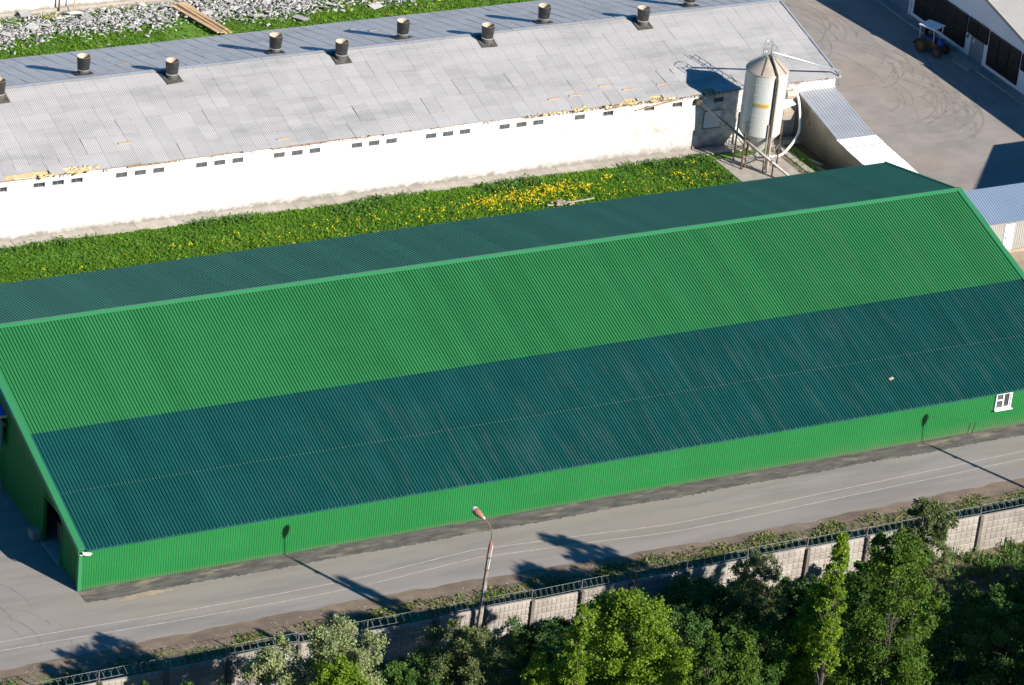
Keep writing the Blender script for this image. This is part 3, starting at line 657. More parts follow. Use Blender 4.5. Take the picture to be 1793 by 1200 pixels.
cdir = Vector((CAM.x-SX, CAM.y-SY, 0)).normalized(); ca = math.atan2(cdir.y, cdir.x)
a = ca+R(33); ux, uy = math.cos(a), math.sin(a)
mb = MB(); mb.tube([(.15*ux, .15*uy, ZT+.2), (.5*ux, .5*uy, ZT+.15), (1.55*ux, 1.55*uy, Z1+.15), (1.66*ux, 1.66*uy, Z1-.25), (1.66*ux, 1.66*uy, .6), (1.66*ux, 1.66*uy, .1)], .085, 10); mb.smooth = True; part('fill_pipe', mb, 'silocone', si)
a2 = a-R(5); vx, vy = math.cos(a2), math.sin(a2)
mb = MB(); mb.tube([(.2*vx, .2*vy, ZT+.2), (1.5*vx, 1.5*vy, Z1+.12), (1.6*vx, 1.6*vy, Z1-.25), (1.6*vx, 1.6*vy, .3)], .05, 8); part('vent_pipe', mb, 'dsteel', si)
# ladder with safety hoops on the far side
a = R(60); lx, ly = math.cos(a), math.sin(a); tx, ty = -ly, lx
mb = MB()
for s_ in (-.2, .2): mb.bar((lx*1.66+tx*s_, ly*1.66+ty*s_, .3), (lx*1.66+tx*s_, ly*1.66+ty*s_, ZT+.75), .04)
for k in range(27):
    z = .5+k*.3; mb.bar((lx*1.66-tx*.2, ly*1.66-ty*.2, z), (lx*1.66+tx*.2, ly*1.66+ty*.2, z), .03)
part('ladder', mb, 'galv', si)
mb = MB()
for k in range(9):
    z = 2.3+k*.78; mb.tube([(lx*(1.66+.7*math.sin(q))+tx*.36*math.cos(q), ly*(1.66+.7*math.sin(q))+ty*.36*math.cos(q), z) for q in [math.pi*i/8 for i in range(9)]], .018, 5)
for q in (math.pi*.2, math.pi*.5, math.pi*.8): mb.bar((lx*(1.66+.7*math.sin(q))+tx*.36*math.cos(q), ly*(1.66+.7*math.sin(q))+ty*.36*math.cos(q), 2.3), (lx*(1.66+.7*math.sin(q))+tx*.36*math.cos(q), ly*(1.66+.7*math.sin(q))+ty*.36*math.cos(q), ZT+.35), .03)
part('ladder_cage', mb, 'galv', si)
mb = MB()   # small top platform rail
for k in range(8):
    q, q2 = R(45*k), R(45*k+45); mb.bar((.55*math.cos(q), .55*math.sin(q), ZT), (.55*math.cos(q), .55*math.sin(q), ZT+.75), .03); mb.bar((.55*math.cos(q), .55*math.sin(q), ZT+.72), (.55*math.cos(q2), .55*math.sin(q2), ZT+.72), .03)
part('top_rail', mb, 'galv', si)
# yellow label with lettering, bent round the body
la = ca - R(2); half = .36; zl0, zl1 = 5.02, 5.32
mb = MB(); n = 10
vs = []
for i in range(n+1):
    q = la-half+2*half*i/n; e = .05 if i in (0, n) else 0
    vs += [((SR+.022)*math.cos(q), (SR+.022)*math.sin(q), zl0+e), ((SR+.022)*math.cos(q), (SR+.022)*math.sin(q), zl1-e)]
mb.add(vs, [(2*i, 2*i+2, 2*i+3, 2*i+1) for i in range(n)]); lab_o = part('label_plate', mb, 'yellow', si)
fc = bpy.data.curves.new('lettering', 'FONT'); fc.body = 'IZULI'; fc.size = .27; fc.align_x = 'CENTER'; fc.align_y = 'CENTER'; fc.extrude = .002; fc.space_character = 1.35
fo = bpy.data.objects.new('tmp', fc); COL.objects.link(fo); dg = bpy.context.evaluated_depsgraph_get(); lm = bpy.data.meshes.new_from_object(fo.evaluated_get(dg)); bpy.data.objects.remove(fo)
for v in lm.vertices:
    q = la+v.co.x/SR; rr = SR+.028+v.co.z; zz = (zl0+zl1)/2+v.co.y; v.co = (rr*math.cos(q), rr*math.sin(q), zz)
lm.name = 'lettering'; lm.materials.clear(); lm.materials.append(M['brownpaint']); link('lettering', lm, si)
# concrete pad under the silo, path edge, bare soil
mb = MB(); mb.box(64.5, 69.4, 36.2, 40.4, -.1, .06); struct('silo_pad', mb, 'concrete')
mb = MB(); mb.box(69.95, 70.55, 30, 41.3, -.1, .10); struct('path', mb, 'concrete')
mb = MB(); mb.quad((69.4, 30, .006), (69.95, 30, .006), (69.95, 41.3, .006), (69.4, 41.3, .006)); struct('bare_soil', mb, 'shoulder')
# auger conveyor
au = thing('auger_conveyor', 'long rusty grey auger tube sloping from the barn wall down past the silo', 'conveyor')
pA, pB = Vector((63.72, YB-.1, 3.85)), Vector((67.7, 35.4, .55)); pA2 = Vector((63.76, 38.7, 3.44))
pS = pA.lerp(pB, (YB-.1-38.6)/(YB-.1-35.4))
mb = MB(); mb.tube([pA, pB], .115, 10); mb.smooth = True; part('tube', mb, 'steel', au)
mb = MB(); mb.box(63.45, 63.95, YB-.35, YB-.01, 3.72, 4.05); part('head_box', mb, 'dsteel', au)
for t_ in (.3, .55, .8):
    p = pA.lerp(pB, t_); d = (pB-pA).normalized(); mb = MB(); mb.tube([p-d*.05, p+d*.05], .15, 10); part('flange', mb, 'rust', au)
mb = MB(); mb.tube([(pS.x, pS.y, 0), (pS.x, pS.y, pS.z)], .05, 8); part('post', mb, 'rust', au)
mb = MB(); mb.tube([(67.0, 36.7, 0), (67.0, 36.7, 1.05)], .05, 8); part('post', mb, 'rust', au)
# pale delivery pipe across the barn roof
dpz = thing('delivery_pipe', 'thin pale pipe running from the silo top over the barn eave with a bent end', 'pipe')
mb = MB(); mb.tube([(SX+.3, SY+.2, ZT+.25), (75.0, 42.2, 5.08), (75.35, 42.25, 4.98), (75.45, 42.25, 3.8)], .07, 8); mb.smooth = True; part('tube', mb, 'galv', dpz)
mb = MB(); mb.bar((75.30, 42.43, 4.6), (75.36, 42.2, 4.9), .05); part('bracket', mb, 'galv', dpz)
# white air hose
ah = thing('air_hose', 'white curved hose looping from the barn wall down to the foot of the silo', 'hose')
mb = MB(); mb.tube(smooth_poly([(70.85, 42.38, 4.05), (71.15, 42.0, 4.3), (71.6, 41.65, 3.7), (71.62, 41.1, 2.6), (71.4, 40.5, 1.45), (70.7, 40.1, .75), (69.6, 39.6, .22), (68.6, 39.35, .25), (67.9, 39.2, .5)], 7), .095, 10); mb.smooth = True; part('tube', mb, 'wframe', ah)
# boxy fan units on the wall behind the silo
fu = thing('fan_unit', 'rust stained boxy fan unit with a sloping hood on the wall behind the silo', 'fan unit')
mb = MB(); mb.tube([(70.75, 41.9, 3.75), (71.65, 41.9, 3.75)], .33, 12); part('drum', mb, 'silocone', fu)
mb = MB(); mb.add([(70.3, 41.4, 2.9), (71.4, 41.4, 3.15), (71.4, 42.4, 3.4), (70.3, 42.4, 3.3), (70.3, 41.4, 2.85), (71.4, 41.4, 3.1), (71.4, 42.4, 3.35), (70.3, 42.4, 3.25)], [(0,1,2,3),(7,6,5,4),(0,4,5,1),(1,5,6,2),(2,6,7,3),(3,7,4,0)]); part('hood', mb, 'annex_white', fu)
mb = MB(); mb.add([(70.45, 41.45, 1.95), (71.2, 41.5, 1.9), (71.2, 42.35, 1.9), (70.45, 42.35, 1.95), (70.35, 41.2, 2.75), (71.3, 41.3, 2.6), (71.3, 42.35, 2.8), (70.35, 42.35, 2.85)], [(3,2,1,0),(4,5,6,7),(0,1,5,4),(1,2,6,5),(2,3,7,6),(3,0,4,7)]); part('casing', mb, 'silocone', fu)
mb = MB(); mb.tube([(70.6, 41.6, 1.95), (70.6, 41.5, .1)], .06, 6); part('leg', mb, 'rust', fu)

# ------------------------------------------------------------------ ZINC ANNEX (passage between barn and warehouse)
ax = thing('annex', 'zinc clad passage with a sloping roof between the white barn and the green warehouse', 'annex')
AX0, AX1 = 72.2, 75.32
zA, zBk, zC = 3.52, 2.27, 1.62; yA, yBk, yC = YB-.02, 36.75, 27.0
nsh = 3; wsh = (AX1-AX0)/nsh; lenA = math.hypot(yA-yBk, zA-zBk); me = sheet(trap_profile(4, wsh/4, .035, .2, .12), lenA+.08).mesh('roof_sheet', M['annex_roof'])
for i in range(nsh): link('roof_sheet', me, ax, mtx=slope_matrix((AX0+i*wsh, yBk-.05, zBk+.03), (0, yA-yBk, zA-zBk)))
lenB = math.hypot(yBk-yC, zBk-zC); nb = 8; wb_ = lenB/nb; dB = Vector((0, yBk-yC, zBk-zC)).normalized()
me = sheet(trap_profile(6, wb_/6, .03, .2, .14), AX1-AX0+.2).mesh('white_roof_sheet', M['annex_white'])
for i in range(nb):
    o_ = Vector((AX1+.1, yC, zC))+dB*(i*wb_); o_.z += RNG.normal()*.012+.004*(i % 2)
    link('roof_sheet', me, ax, mtx=slope_matrix(o_, (-1, 0, 0), dB))['label'] = 'bright white roof sheet'
def side_wall(x_, sgn):
    mb = MB(); n = 124; y0 = 25.9; dy = (yA-y0)/n
    zt = lambda y: zBk+(zA-zBk)*(y-yBk)/(yA-yBk) if y > yBk else zC+(zBk-zC)*(y-yC)/(yBk-yC)
    for i in range(n):
        a, b = y0+i*dy, y0+(i+1)*dy; xo = x_+sgn*(.022 if i % 2 else 0)
        mb.quad((xo, a, .02), (xo, b, .02), (xo, b, zt(b)), (xo, a, zt(a)))
        mb.quad((x_, a, .02), (x_+sgn*.022, a, .02), (x_+sgn*.022, a, zt(a)), (x_, a, zt(a)))
    return mb
part('side_wall', side_wall(AX0, -1), 'annex_wall', ax); part('side_wall', side_wall(AX1, 1), 'annex_wall', ax)
mb = MB(); mb.box(AX0-.035, AX0-.028, 40.35, 40.6, 1.75, 2.1); part('notice', mb, 'lamprust', ax)
mb = slope_trim(AX0-.06, AX0+.06, yBk, yA, lambda y: zBk+(zA-zBk)*(y-yBk)/(yA-yBk)+.02, .07); part('verge_trim', mb, 'annex_roof', ax)
for k, (p, q) in enumerate((((71.3, 38.6), (71.7, 37.4)), ((71.1, 37.2), (71.6, 35.8)))):
    mb = MB(); mb.bar((0, 0, 0), (q[0]-p[0], q[1]-p[1], 0), .2, .06); o = tag(part('plank', mb, 'concrete', None), ('pale plank lying at the foot of the zinc annex, nearer the barn', 'pale plank lying at the foot of the zinc annex, nearer the green warehouse')[k], 'plank', 'planks by the annex'); o.location = (p[0], p[1], .05)

# ------------------------------------------------------------------ BLUE ROOFED SHED (right)
bs = thing('shed', 'pale corrugated shed with a blue roof right of the green warehouse', 'shed')
n = 26; wsh = 1.0; ye, ze, yt, zt_ = 21.25, 2.5, 24.2, 3.55
ln = math.hypot(yt-ye+.3, zt_-ze); me = sheet(trap_profile(5, wsh/5, .03, .2, .12), ln).mesh('roof_sheet', M['blue'])
for i in range(n): link('roof_sheet', me, bs, mtx=slope_matrix((69.3+i*wsh, ye-.15, ze+RNG.normal()*.003), (0, yt-ye, zt_-ze)))
mb = MB(); corr_wall(mb, 69.3, 76.35, .25, ze, ye+.1, .17, .025); corr_wall(mb, 77.15, 95.3, .25, ze, ye+.1, .17, .025); corr_wall(mb, 76.35, 77.15, 2.25, ze, ye+.1, .17, .025); part('front_wall', mb, 'lightwall', bs)
mb = MB(); mb.box(69.3, 95.3, ye+.02, ye+.2, 0, .24); part('plinth', mb, 'tanplinth', bs)
mb = MB(); mb.box(76.36, 77.14, ye+.05, ye+.09, .25, 2.24); d_ = part('door', mb, 'hallwall', bs)
mb = MB(); mb.box(76.45, 76.5, ye+.0, ye+.05, 1.15, 1.3); part('handle', mb, 'dsteel', d_)
mb = MB(); mb.box(69.3, 95.3, yt-.1, yt, 0, zt_-.05); part('rear_wall', mb, 'lightwall', bs)
# sandy ground strip before the shed
struct('sandy_ground', strip(wob(69.0, 110, 17.5, .4, .4, 31), wob(69.0, 110, 21.2, 0, .5, 32), .008), 'tanplinth')

# ------------------------------------------------------------------ WHITE HALL (upper right) and its neighbour
hl = thing('hall', 'white hall at the upper right with rows of black air intake panels in shade', 'hall')
HX = 93.7
zv = lambda y: 5.55+.215*(y-49.5)
yr2, ye2 = 66.0, 43.2
mb = MB(); mb.add([(HX, ye2, 0), (HX, yr2+23, 0), (HX, yr2+23, zv(ye2)-.05), (HX, yr2, zv(yr2)-.05), (HX, ye2, zv(ye2)-.05)], [(0, 1, 2, 3, 4)]); mb.quad((HX, ye2, 0), (HX+40, ye2, 0), (HX+40, ye2, zv(ye2)), (HX, ye2, zv(ye2))); part('wall', mb, 'hallwall', hl)
ln = math.hypot(yr2-ye2, zv(yr2)-zv(ye2)); me = sheet(trap_profile(200, .2, .03), ln+.5).mesh('roof', M['hallroof'])
link('roof', me, hl, mtx=slope_matrix((HX-.65, ye2-.5, zv(ye2-.5)+.05), (0, 1, .215)))
mb = MB(); mb.quad((HX-.65, yr2, zv(yr2)+.05), (HX+40, yr2, zv(yr2)+.05), (HX+40, yr2+23.5, zv(ye2)), (HX-.65, yr2+23.5, zv(ye2))); part('rear_roof', mb, 'hallroof', hl)
mb = slope_trim(HX-.72, HX-.6, ye2-.5, yr2, lambda y: zv(y)-.12, .24); part('verge_board', mb, 'lightwall', hl)
def intake(y0, y1, z0, z1):
    mb = MB(); xo = HX-.12; mb.box(xo, HX-.005, y1+.02, y0-.02, z0, z1)
    o = part('intake_panel', mb, 'darkpanel', hl)
    mb = MB(); mb.box(xo-.05, HX-.005, y1+.05, y0-.05, z1+.004, z1+.05); part('hood', mb, 'dsteel', o)
ys = [59.65, 58.2, 56.75, 55.32, 53.9, 52.45]
for a, b in zip(ys, ys[1:]): intake(a, b, 1.76, 3.08); intake(a, b, .40, 1.70)
for a, b in ((52.3, 50.95), (50.9, 49.55)): intake(a, b, 1.84, 3.10)
for a, b in ((49.35, 48.0), (47.95, 46.6), (46.55, 45.2)): intake(a, b, 1.74, 3.06); intake(a, b, .38, 1.68)
for a, b in ((45.0, 43.7),): intake(a, b, 1.80, 3.06)
mb = MB(); mb.box(HX-.05, HX-.005, 49.97, 51.72, 0.02, 1.78); d_ = part('door', mb, 'door', hl)
mb = MB(); mb.box(HX-.09, HX-.05, 50.15, 50.2, .85, 1.0); part('handle', mb, 'galv', d_)
mb = MB(); mb.box(HX-.06, HX-.05, 51.25, 51.42, 1.3, 1.62); part('notice', mb, 'wframe', d_)
mb = MB(); mb.box(HX-.06, HX-.006, 60.3, 64.5, 0.02, 4.1); part('gate', mb, 'bluedoor', hl)
mb = MB(); mb.box(HX-.12, HX-.006, 60.15, 60.3, 0.02, 4.2); part('gate_frame', mb, 'wframe', hl)
mb = MB(); mb.tube([(HX-.1, 52.05, 1.75), (HX-.16, 52.05, 1.45)], .06, 8); part('wall_lamp', mb, 'dsteel', hl)
struct('hall_pavement', strip([(HX-.95, 40), (HX-.95, 90)], [(HX, 40), (HX, 90)], .05), 'concrete')
mb = MB(); mb.box(HX-1.1, HX-.95, 40, 90, -.1, .09); struct('kerb', mb, 'concrete')
mb = MB(); mb.box(HX-1.75, HX-.3, 49.2, 51.4, .0, .11); struct('door_slab', mb, 'concrete')
mb = MB(); mb.bar((HX-.8, 54.2, .1), (HX-.75, 52.8, .1), .5, .18); o = tag(part('bench', mb, 'oldwood', None), 'low dark timber bench on the pavement under the black panels of the hall', 'bench')
# neighbour just outside the frame whose shadow falls on the yard
nb_ = thing('neighbour_hall', 'grey gabled hall standing right of the yard beyond the blue shed', 'hall')
nx, ny0, ny1, nyr, nzr, nze = 89.6, -8.0, 29.75, 10.8, 11.5, 4.2
mb = MB(); mb.add([(nx, ny0, 0), (nx, ny1, 0), (nx, ny1, nze), (nx, nyr, nzr), (nx, ny0, nze)], [(0, 1, 2, 3, 4)]); mb.quad((nx, ny1, 0), (nx+40, ny1, 0), (nx+40, ny1, nze), (nx, ny1, nze)); part('wall', mb, 'lightwall', nb_)
mb = MB(); mb.quad((nx, nyr, nzr), (nx+40, nyr, nzr), (nx+40, ny1, nze), (nx, ny1, nze)); mb.quad((nx, ny0, nze), (nx+40, ny0, nze), (nx+40, nyr, nzr), (nx, nyr, nzr)); part('roof', mb, 'hallroof', nb_)
lk = thing('link_building', 'flat roofed white block joined to the hall end', 'building', (0, 0, 0))
mb = MB(); mb.box(HX-.45, HX+14, 28, 42.6, 0, 4.9); part('wall', mb, 'hallwall', lk)
mb = MB(); mb.box(HX-.5, HX+14.2, 27.9, 42.7, 4.903, 5.0); part('roof', mb, 'hallroof', lk)

# tractor
tr = thing('tractor', 'small ochre and blue tractor with a white canopy parked in the hall shade', 'tractor', (91.2, 53.3, .008), R(-68))
def wheel(x_, y_, r_, wd):
    mb = MB(); mb.lathe([(r_*.55, -wd/2), (r_*.92, -wd/2), (r_, -wd/3), (r_, wd/3), (r_*.92, wd/2), (r_*.55, wd/2)], n=20); me = mb.mesh('wheel', M['rubber'])
    o = link('wheel', me, tr); o.location = (x_, y_, r_); o.rotation_euler = (math.pi/2, 0, 0)
    mb = MB(); mb.lathe([(.02, -wd*.3), (r_*.5, -wd*.34), (r_*.56, -wd*.45), (r_*.56, wd*.45), (r_*.5, wd*.34), (.02, wd*.3)], n=16); part('rim', mb, 'tractor_body', o)
for x_, y_, r_, wd in ((-.55, -.62, .52, .34), (-.55, .62, .52, .34), (.95, -.6, .40, .26), (.95, .6, .40, .26)): wheel(x_, y_, r_, wd)
mb = MB(); mb.add([(-.95, -.42, .5), (1.1, -.34, .5), (1.1, .34, .5), (-.95, .42, .5), (-.95, -.45, .98), (.35, -.4, .98), (.35, .4, .98), (-.95, .45, .98), (1.1, -.34, .7), (1.1, .34, .7)], [(3,2,1,0),(4,5,6,7),(0,1,8,5,4),(2,3,7,6,9),(3,0,4,7),(1,2,9,8),(5,8,9,6)]); part('chassis', mb, 'tractor_body', tr)
for s_ in (-1, 1):
    mb = MB(); n = 8
    mb.add([(-.55+.62*math.cos(math.pi*i/n), s_*y_, .5+.6*math.sin(math.pi*i/n)) for i in range(n+1) for y_ in (.45, .84)], [(2*i, 2*i+1, 2*i+3, 2*i+2) for i in range(n)]); part('mudguard', mb, 'tractor_body', tr)
mb = MB(); mb.lathe([(.02, -.02), (.24, .0), (.30, .12), (.30, .5), (.22, .62), (.02, .64)], (.82, 0, .72), 18); mb.smooth = True; part('tank', mb, 'tractor_blue', tr)
mb = MB(); mb.box(-.8, .3, -.4, .4, .985, 1.2); part('dash', mb, 'tractor_blue', tr)
mb = MB(); mb.box(-.65, -.15, -.25, .25, 1.2, 1.3); mb.box(-.7, -.6, -.25, .25, 1.3, 1.75); part('seat', mb, 'black', tr)
mb = MB(); mb.tube([(.2, 0, 1.15), (.08, 0, 1.5)], .03, 6); mb.lathe([(.17, 1.49), (.2, 1.51), (.17, 1.53)], (.07, 0, 0), 14); part('steering_wheel', mb, 'black', tr)
mb = MB(); mb.box(-.95, .55, -.72, .72, 2.12, 2.19); part('canopy', mb, 'annex_white', tr)
for x_ in (-.85, .45):
    for y_ in (-.62, .62): mb = MB(); mb.bar((x_, y_*.75, .98), (x_, y_, 2.12), .045); part('canopy_post', mb, 'galv', tr)
mb = MB(); mb.tube([(.3, .55, 2.1), (.9, 1.05, 2.12), (1.05, 1.05, 1.6)], .02, 5); part('mirror_arm', mb, 'dsteel', tr)

# ------------------------------------------------------------------ FAR BARN + rubble field behind the roof (upper left)
fb_ = thing('far_barn', 'white wall of a second barn beyond the slate rubble at the upper left', 'barn')
FY = 77.9
mb = MB(); mb.box(-20, 74, FY, FY+.3, 0, 4.4); part('wall', mb, 'white_wall', fb_)
mb = MB(); mb.box(-20, 74, FY-.25, FY-.003, 0, .22); part('plinth', mb, 'concrete', fb_)
mb = MB(); mb.quad((-20, FY-.3, 4.4), (74, FY-.3, 4.4), (74, FY+9, 6.7), (-20, FY+9, 6.7)); mb.quad((-20, FY+9, 6.7), (74, FY+9, 6.7), (74, FY+18, 4.4), (-20, FY+18, 4.4)); part('roof', mb, 'slate_rear', fb_)
mb = MB(); mb.quad((-20, FY+18, 0), (74, FY+18, 0), (74, FY+18, 4.4), (-20, FY+18, 4.4)); part('rear_wall', mb, 'white_wall', fb_)
mb = MB(); mb.tube([(29.0, FY-.34, 0), (29.0, FY-.34, 4.4)], .07, 8); o = tag(part('downpipe', mb, 'dsteel', None), 'dark downpipe on the white wall of the far barn', 'pipe')
mb = MB(); mb.bar((30.0, 77.1, -.05), (30.1, 77.15, 2.0), .09, .05); o = tag(part('stake', mb, 'wood', None), 'pale timber stake standing in the grass before the far barn', 'stake')
struct('concrete_strip', strip(wob(-20, 60, 76.7, .2, .5, 41), wob(-20, 60, 77.9, 0, .5, 42), .006), 'concrete')

# slate rubble: the larger broken sheets singly, the rest as one heap
def rub_density(x, y):
    c = 74.6+.45*math.sin(x*.21+1)+.4*math.sin(x*.53)+(.02*(x-30))
    return math.exp(-((y-c)/1.75)**2)
big = []
for k in range(5):
    wv = sheet(wave_profile(4+k % 3, .1335, .035), .55+.2*k); me = wv.mesh('slate_piece', M['shard']); 
    a = me.attributes.new('tint', 'FLOAT', 'FACE'); a.data.foreach_set('value', np.full(len(me.polygons), .3+.12*k, np.float32)); big.append(me)
k = 0
while k < 110:
    x_ = RNG.uniform(17, 62); y_ = RNG.uniform(71, 77)
    if RNG.random() > rub_density(x_, y_): continue
    o = link('slate_piece', big[k % 5], None, (x_, y_, RNG.uniform(.10, .24))); o.rotation_euler = (RNG.normal()*.1, RNG.normal()*.1, RNG.uniform(0, 6.3))
    tag(o, 'large broken piece of grey corrugated slate lying on the rubble strip before the far barn', 'slate piece', 'broken slates on the rubble strip'); k += 1
N = 16000; P = np.stack([RNG.uniform(15, 64, N), RNG.uniform(70, 77.2, N), np.zeros(N)], 1)
dens = np.array([rub_density(a, b) for a, b, _ in P]); P = P[RNG.random(N) < dens*.95][:5200]; n = len(P); P[:, 2] = RNG.uniform(.02, .28, n)
d = RNG.normal(size=(n, 3)); d[:, 2] *= .35; d /= np.linalg.norm(d, axis=1)[:, None]
q = RNG.normal(size=(n, 3)); q[:, 2] *= .45; b = q-d*np.sum(q*d, 1)[:, None]; b /= np.linalg.norm(b, axis=1)[:, None]; nn = np.cross(d, b)
ls = RNG.uniform(.12, .55, n)[:, None]*.5; ws = RNG.uniform(.06, .24, n)[:, None]*.5; th = .012
V = []
for sx in ((-1, -1), (1, -.8), (.8, 1), (-1, .7)): V.append(P+d*ls*sx[0]+b*ws*sx[1]+nn*th)
for sx in ((-1, -1), (1, -.8), (.8, 1), (-1, .7)): V.append(P+d*ls*sx[0]+b*ws*sx[1]-nn*th)
V = np.stack(V, 1).reshape(-1, 3); base = (np.arange(n)*8)[:, None]
Fq = np.concatenate([base+np.array([[0, 1, 2, 3]]), base+np.array([[7, 6, 5, 4]]), base+np.array([[0, 4, 5, 1]]), base+np.array([[1, 5, 6, 2]]), base+np.array([[2, 6, 7, 3]]), base+np.array([[3, 7, 4, 0]])])
o = link('slate_rubble', np_mesh('slate_rubble', V, Fq, 'shard', np.tile(RNG.random(n), 6))); o['kind'] = 'stuff'
# planks
pk = [((37.4, 76.0), (38.7, 70.0)), ((37.75, 76.2), (38.95, 69.9)), ((38.1, 76.0), (39.25, 69.8)), ((38.5, 76.1), (39.6, 69.8)), ((37.9, 75.8), (39.1, 69.9)), ((38.2, 76.2), (39.4, 70.2))]
pl_lab = ['pale timber plank on the rubble, outermost on the left of the plank pile', 'pale timber plank on the rubble, second from the left in the plank pile', 'pale timber plank on the rubble, third from the left in the plank pile', 'pale timber plank on the rubble, outermost on the right of the plank pile', 'pale timber plank lying on top of the plank pile, left one', 'pale timber plank lying on top of the plank pile, right one']
for k, (p, q_) in enumerate(pk):
    z = .34 if k < 4 else .42; ln = math.hypot(q_[0]-p[0], q_[1]-p[1]); mb = MB(); mb.box(-.13, .13, -ln/2, ln/2, -.03, .03)
    o = tag(part('plank', mb, 'wood', None), pl_lab[k], 'plank', 'pale planks on the rubble'); o.location = ((p[0]+q_[0])/2, (p[1]+q_[1])/2, z); o.rotation_euler = (.05*RNG.normal()*.3, 0, math.atan2(-(q_[0]-p[0]), (q_[1]-p[1]))+math.pi)

# ------------------------------------------------------------------ GRASS, FLOWERS, WEEDS (uncountable)
def patch(name, n, area, m, hmin, hmax, wmin, wmax, clump=.0, mask=None, leafy=0.0):
    P = np.stack([RNG.uniform(area[0], area[1], n), RNG.uniform(area[2], area[3], n), np.zeros(n)], 1)
    cl = np.zeros(n)
    for f in range(6):
        kx, ky, ph = RNG.normal()*1.6, RNG.normal()*1.6, RNG.uniform(0, 6.3); cl += np.sin(P[:, 0]*kx+P[:, 1]*ky+ph)
    cl = (cl/3.5).clip(-1, 1)
    keep = np.ones(n, bool)
    if mask is not None: keep &= RNG.random(n) < mask(P[:, 0], P[:, 1], cl)
    P = P[keep]; cl = cl[keep]; n = len(P)
    h = RNG.uniform(hmin, hmax, n)*(1+clump*cl)
    wd = RNG.uniform(wmin, wmax, n)
    V, Fq = blade_quads(P, h, wd, RNG)
    tint = (.5+.22*cl+RNG.normal(size=n)*.18).clip(0, 1)
    if leafy:
        m2 = int(n*leafy); i = RNG.integers(0, n, m2); Q = P[i].copy(); Q[:, 2] = h[i]*RNG.uniform(.5, 1.1, m2)
        V2, F2 = leaf_quads(Q, .2, RNG, .9); Fq = np.concatenate([Fq, F2+len(V)]); V = np.concatenate([V, V2]); tint = np.concatenate([tint, tint[i]])
    o = link(name, np_mesh(name, V, Fq, m, tint)); o['kind'] = 'stuff'; return o
patch('grass', 90000, (3, 71.0, 33.0, 41.25), 'grass', .07, .22, .03, .07, .5, lambda x, y, c: np.where((x > 64.3) & (y > 36) & (x < 69.6), 0, np.where(x > 69.4, .12, 1)), .35)
patch('weeds', 16000, (8, 64.2, 37.2, 41.3), 'weed', .12, .34, .04, .09, .5, lambda x, y, c: np.clip((c-.1)*1.2, 0, 1)*np.clip((y-38.3)/2, 0, 1)+.5*np.clip((x-58)/4, 0, 1), 1.6)
patch('grass', 70000, (8, 74.5, 66.5, 76.9), 'grass', .06, .2, .03, .07, .5, lambda x, y, c: np.clip(1-1.15*np.exp(-((y-(74.6+.45*np.sin(x*.21+1)+.4*np.sin(x*.53)+.02*(x-30)))/1.7)**2)*(x < 63)+.35*(c > .55), 0, 1)*np.where((x > 35) & (x < 40) & (y < 73), .35, 1), .3)
patch('verge_weeds', 60000, (-9, 64, -10.5, -6.6), 'dryweed', .03, .12, .03, .07, .4, lambda x, y, c: np.clip(.46+c*.55-1.2*np.clip((y+7.35), 0, 1), 0, 1), .35)
patch('undergrowth', 52000, (-6, 72, -31, -12.75), 'weed', .15, .6, .04, .10, .6, lambda x, y, c: np.clip(.55+.6*c, 0, 1)*(1-.8*((x > 49) & (y < -15.2) & (y > -17.8) & (x < 56))), 1.0)
# flowers
cent = [(46.6, 38.2, 1.7, 62), (49.0, 38.6, 1.3, 46), (45.2, 38.2, .6, 40), (52.6, 38.6, .5, 26), (50.3, 38.9, .6, 40), (41.3, 37.9, .3, 8), (55.0, 39.6, .3, 9), (48.2, 37.8, 1.1, 60), (60.5, 38.6, .35, 8), (62.3, 37.8, .4, 10), (51.6, 39.4, .3, 10)]
Pf = []
for cx, cy, s_, n in cent: Pf.append(np.stack([RNG.normal(cx, s_, n), RNG.normal(cy, s_*.45, n), RNG.uniform(.25, .5, n)], 1))
n = 190; xs = 9+54*RNG.beta(1.7, 1.1, n); Pf.append(np.stack([xs, 37.3+RNG.uniform(-1, 2.4, n)-(55-xs)*.045, RNG.uniform(.2, .42, n)], 1))
n = 26; Pf.append(np.stack([RNG.uniform(46, 60, n), RNG.uniform(69, 75, n), RNG.uniform(.2, .4, n)], 1)); Pf.append(np.stack([RNG.normal(27.5, .5, 14), RNG.normal(76.2, .2, 14), RNG.uniform(.2, .4, 14)], 1))
Pf = np.concatenate(Pf); Pf = np.repeat(Pf, 5, 0)+RNG.normal(size=(len(Pf)*5, 3))*np.array([.09, .09, .06])
V, Fq = leaf_quads(Pf, .095, RNG, 1.2, .9); V = V; o = link('yellow_flowers', np_mesh('yellow_flowers', V, Fq, 'flower', RNG.random(len(Fq)))); o['kind'] = 'stuff'
n = 60; Pf = np.stack([RNG.uniform(-4, 50, n), RNG.uniform(-10.8, -8.4, n), RNG.uniform(.1, .2, n)], 1); V, Fq = leaf_quads(Pf, .09, RNG, 1.2, .9); o = link('dandelions', np_mesh('dandelions', V, Fq, 'flower', RNG.random(len(Fq)))); o['kind'] = 'stuff'
lumps('stones', [(RNG.normal(50.2, .35), RNG.normal(36.8, .2), .15+RNG.uniform(0, .1), .14, .1, .09) for _ in range(22)], 'pebble', None)
mb = MB(); mb.bar((49.2, 36.85, .14), (52.8, 37.02, .14), .11, .05); o = tag(part('plank', mb, 'concrete', None), 'long pale plank lying in the grass behind the green warehouse roof', 'plank')
lumps('gravel', [(RNG.uniform(-6, 62), RNG.uniform(-9.4, -6.4), .0, RNG.uniform(.02, .07), RNG.uniform(.02, .06), .03) for _ in range(700)], 'pebble', None)
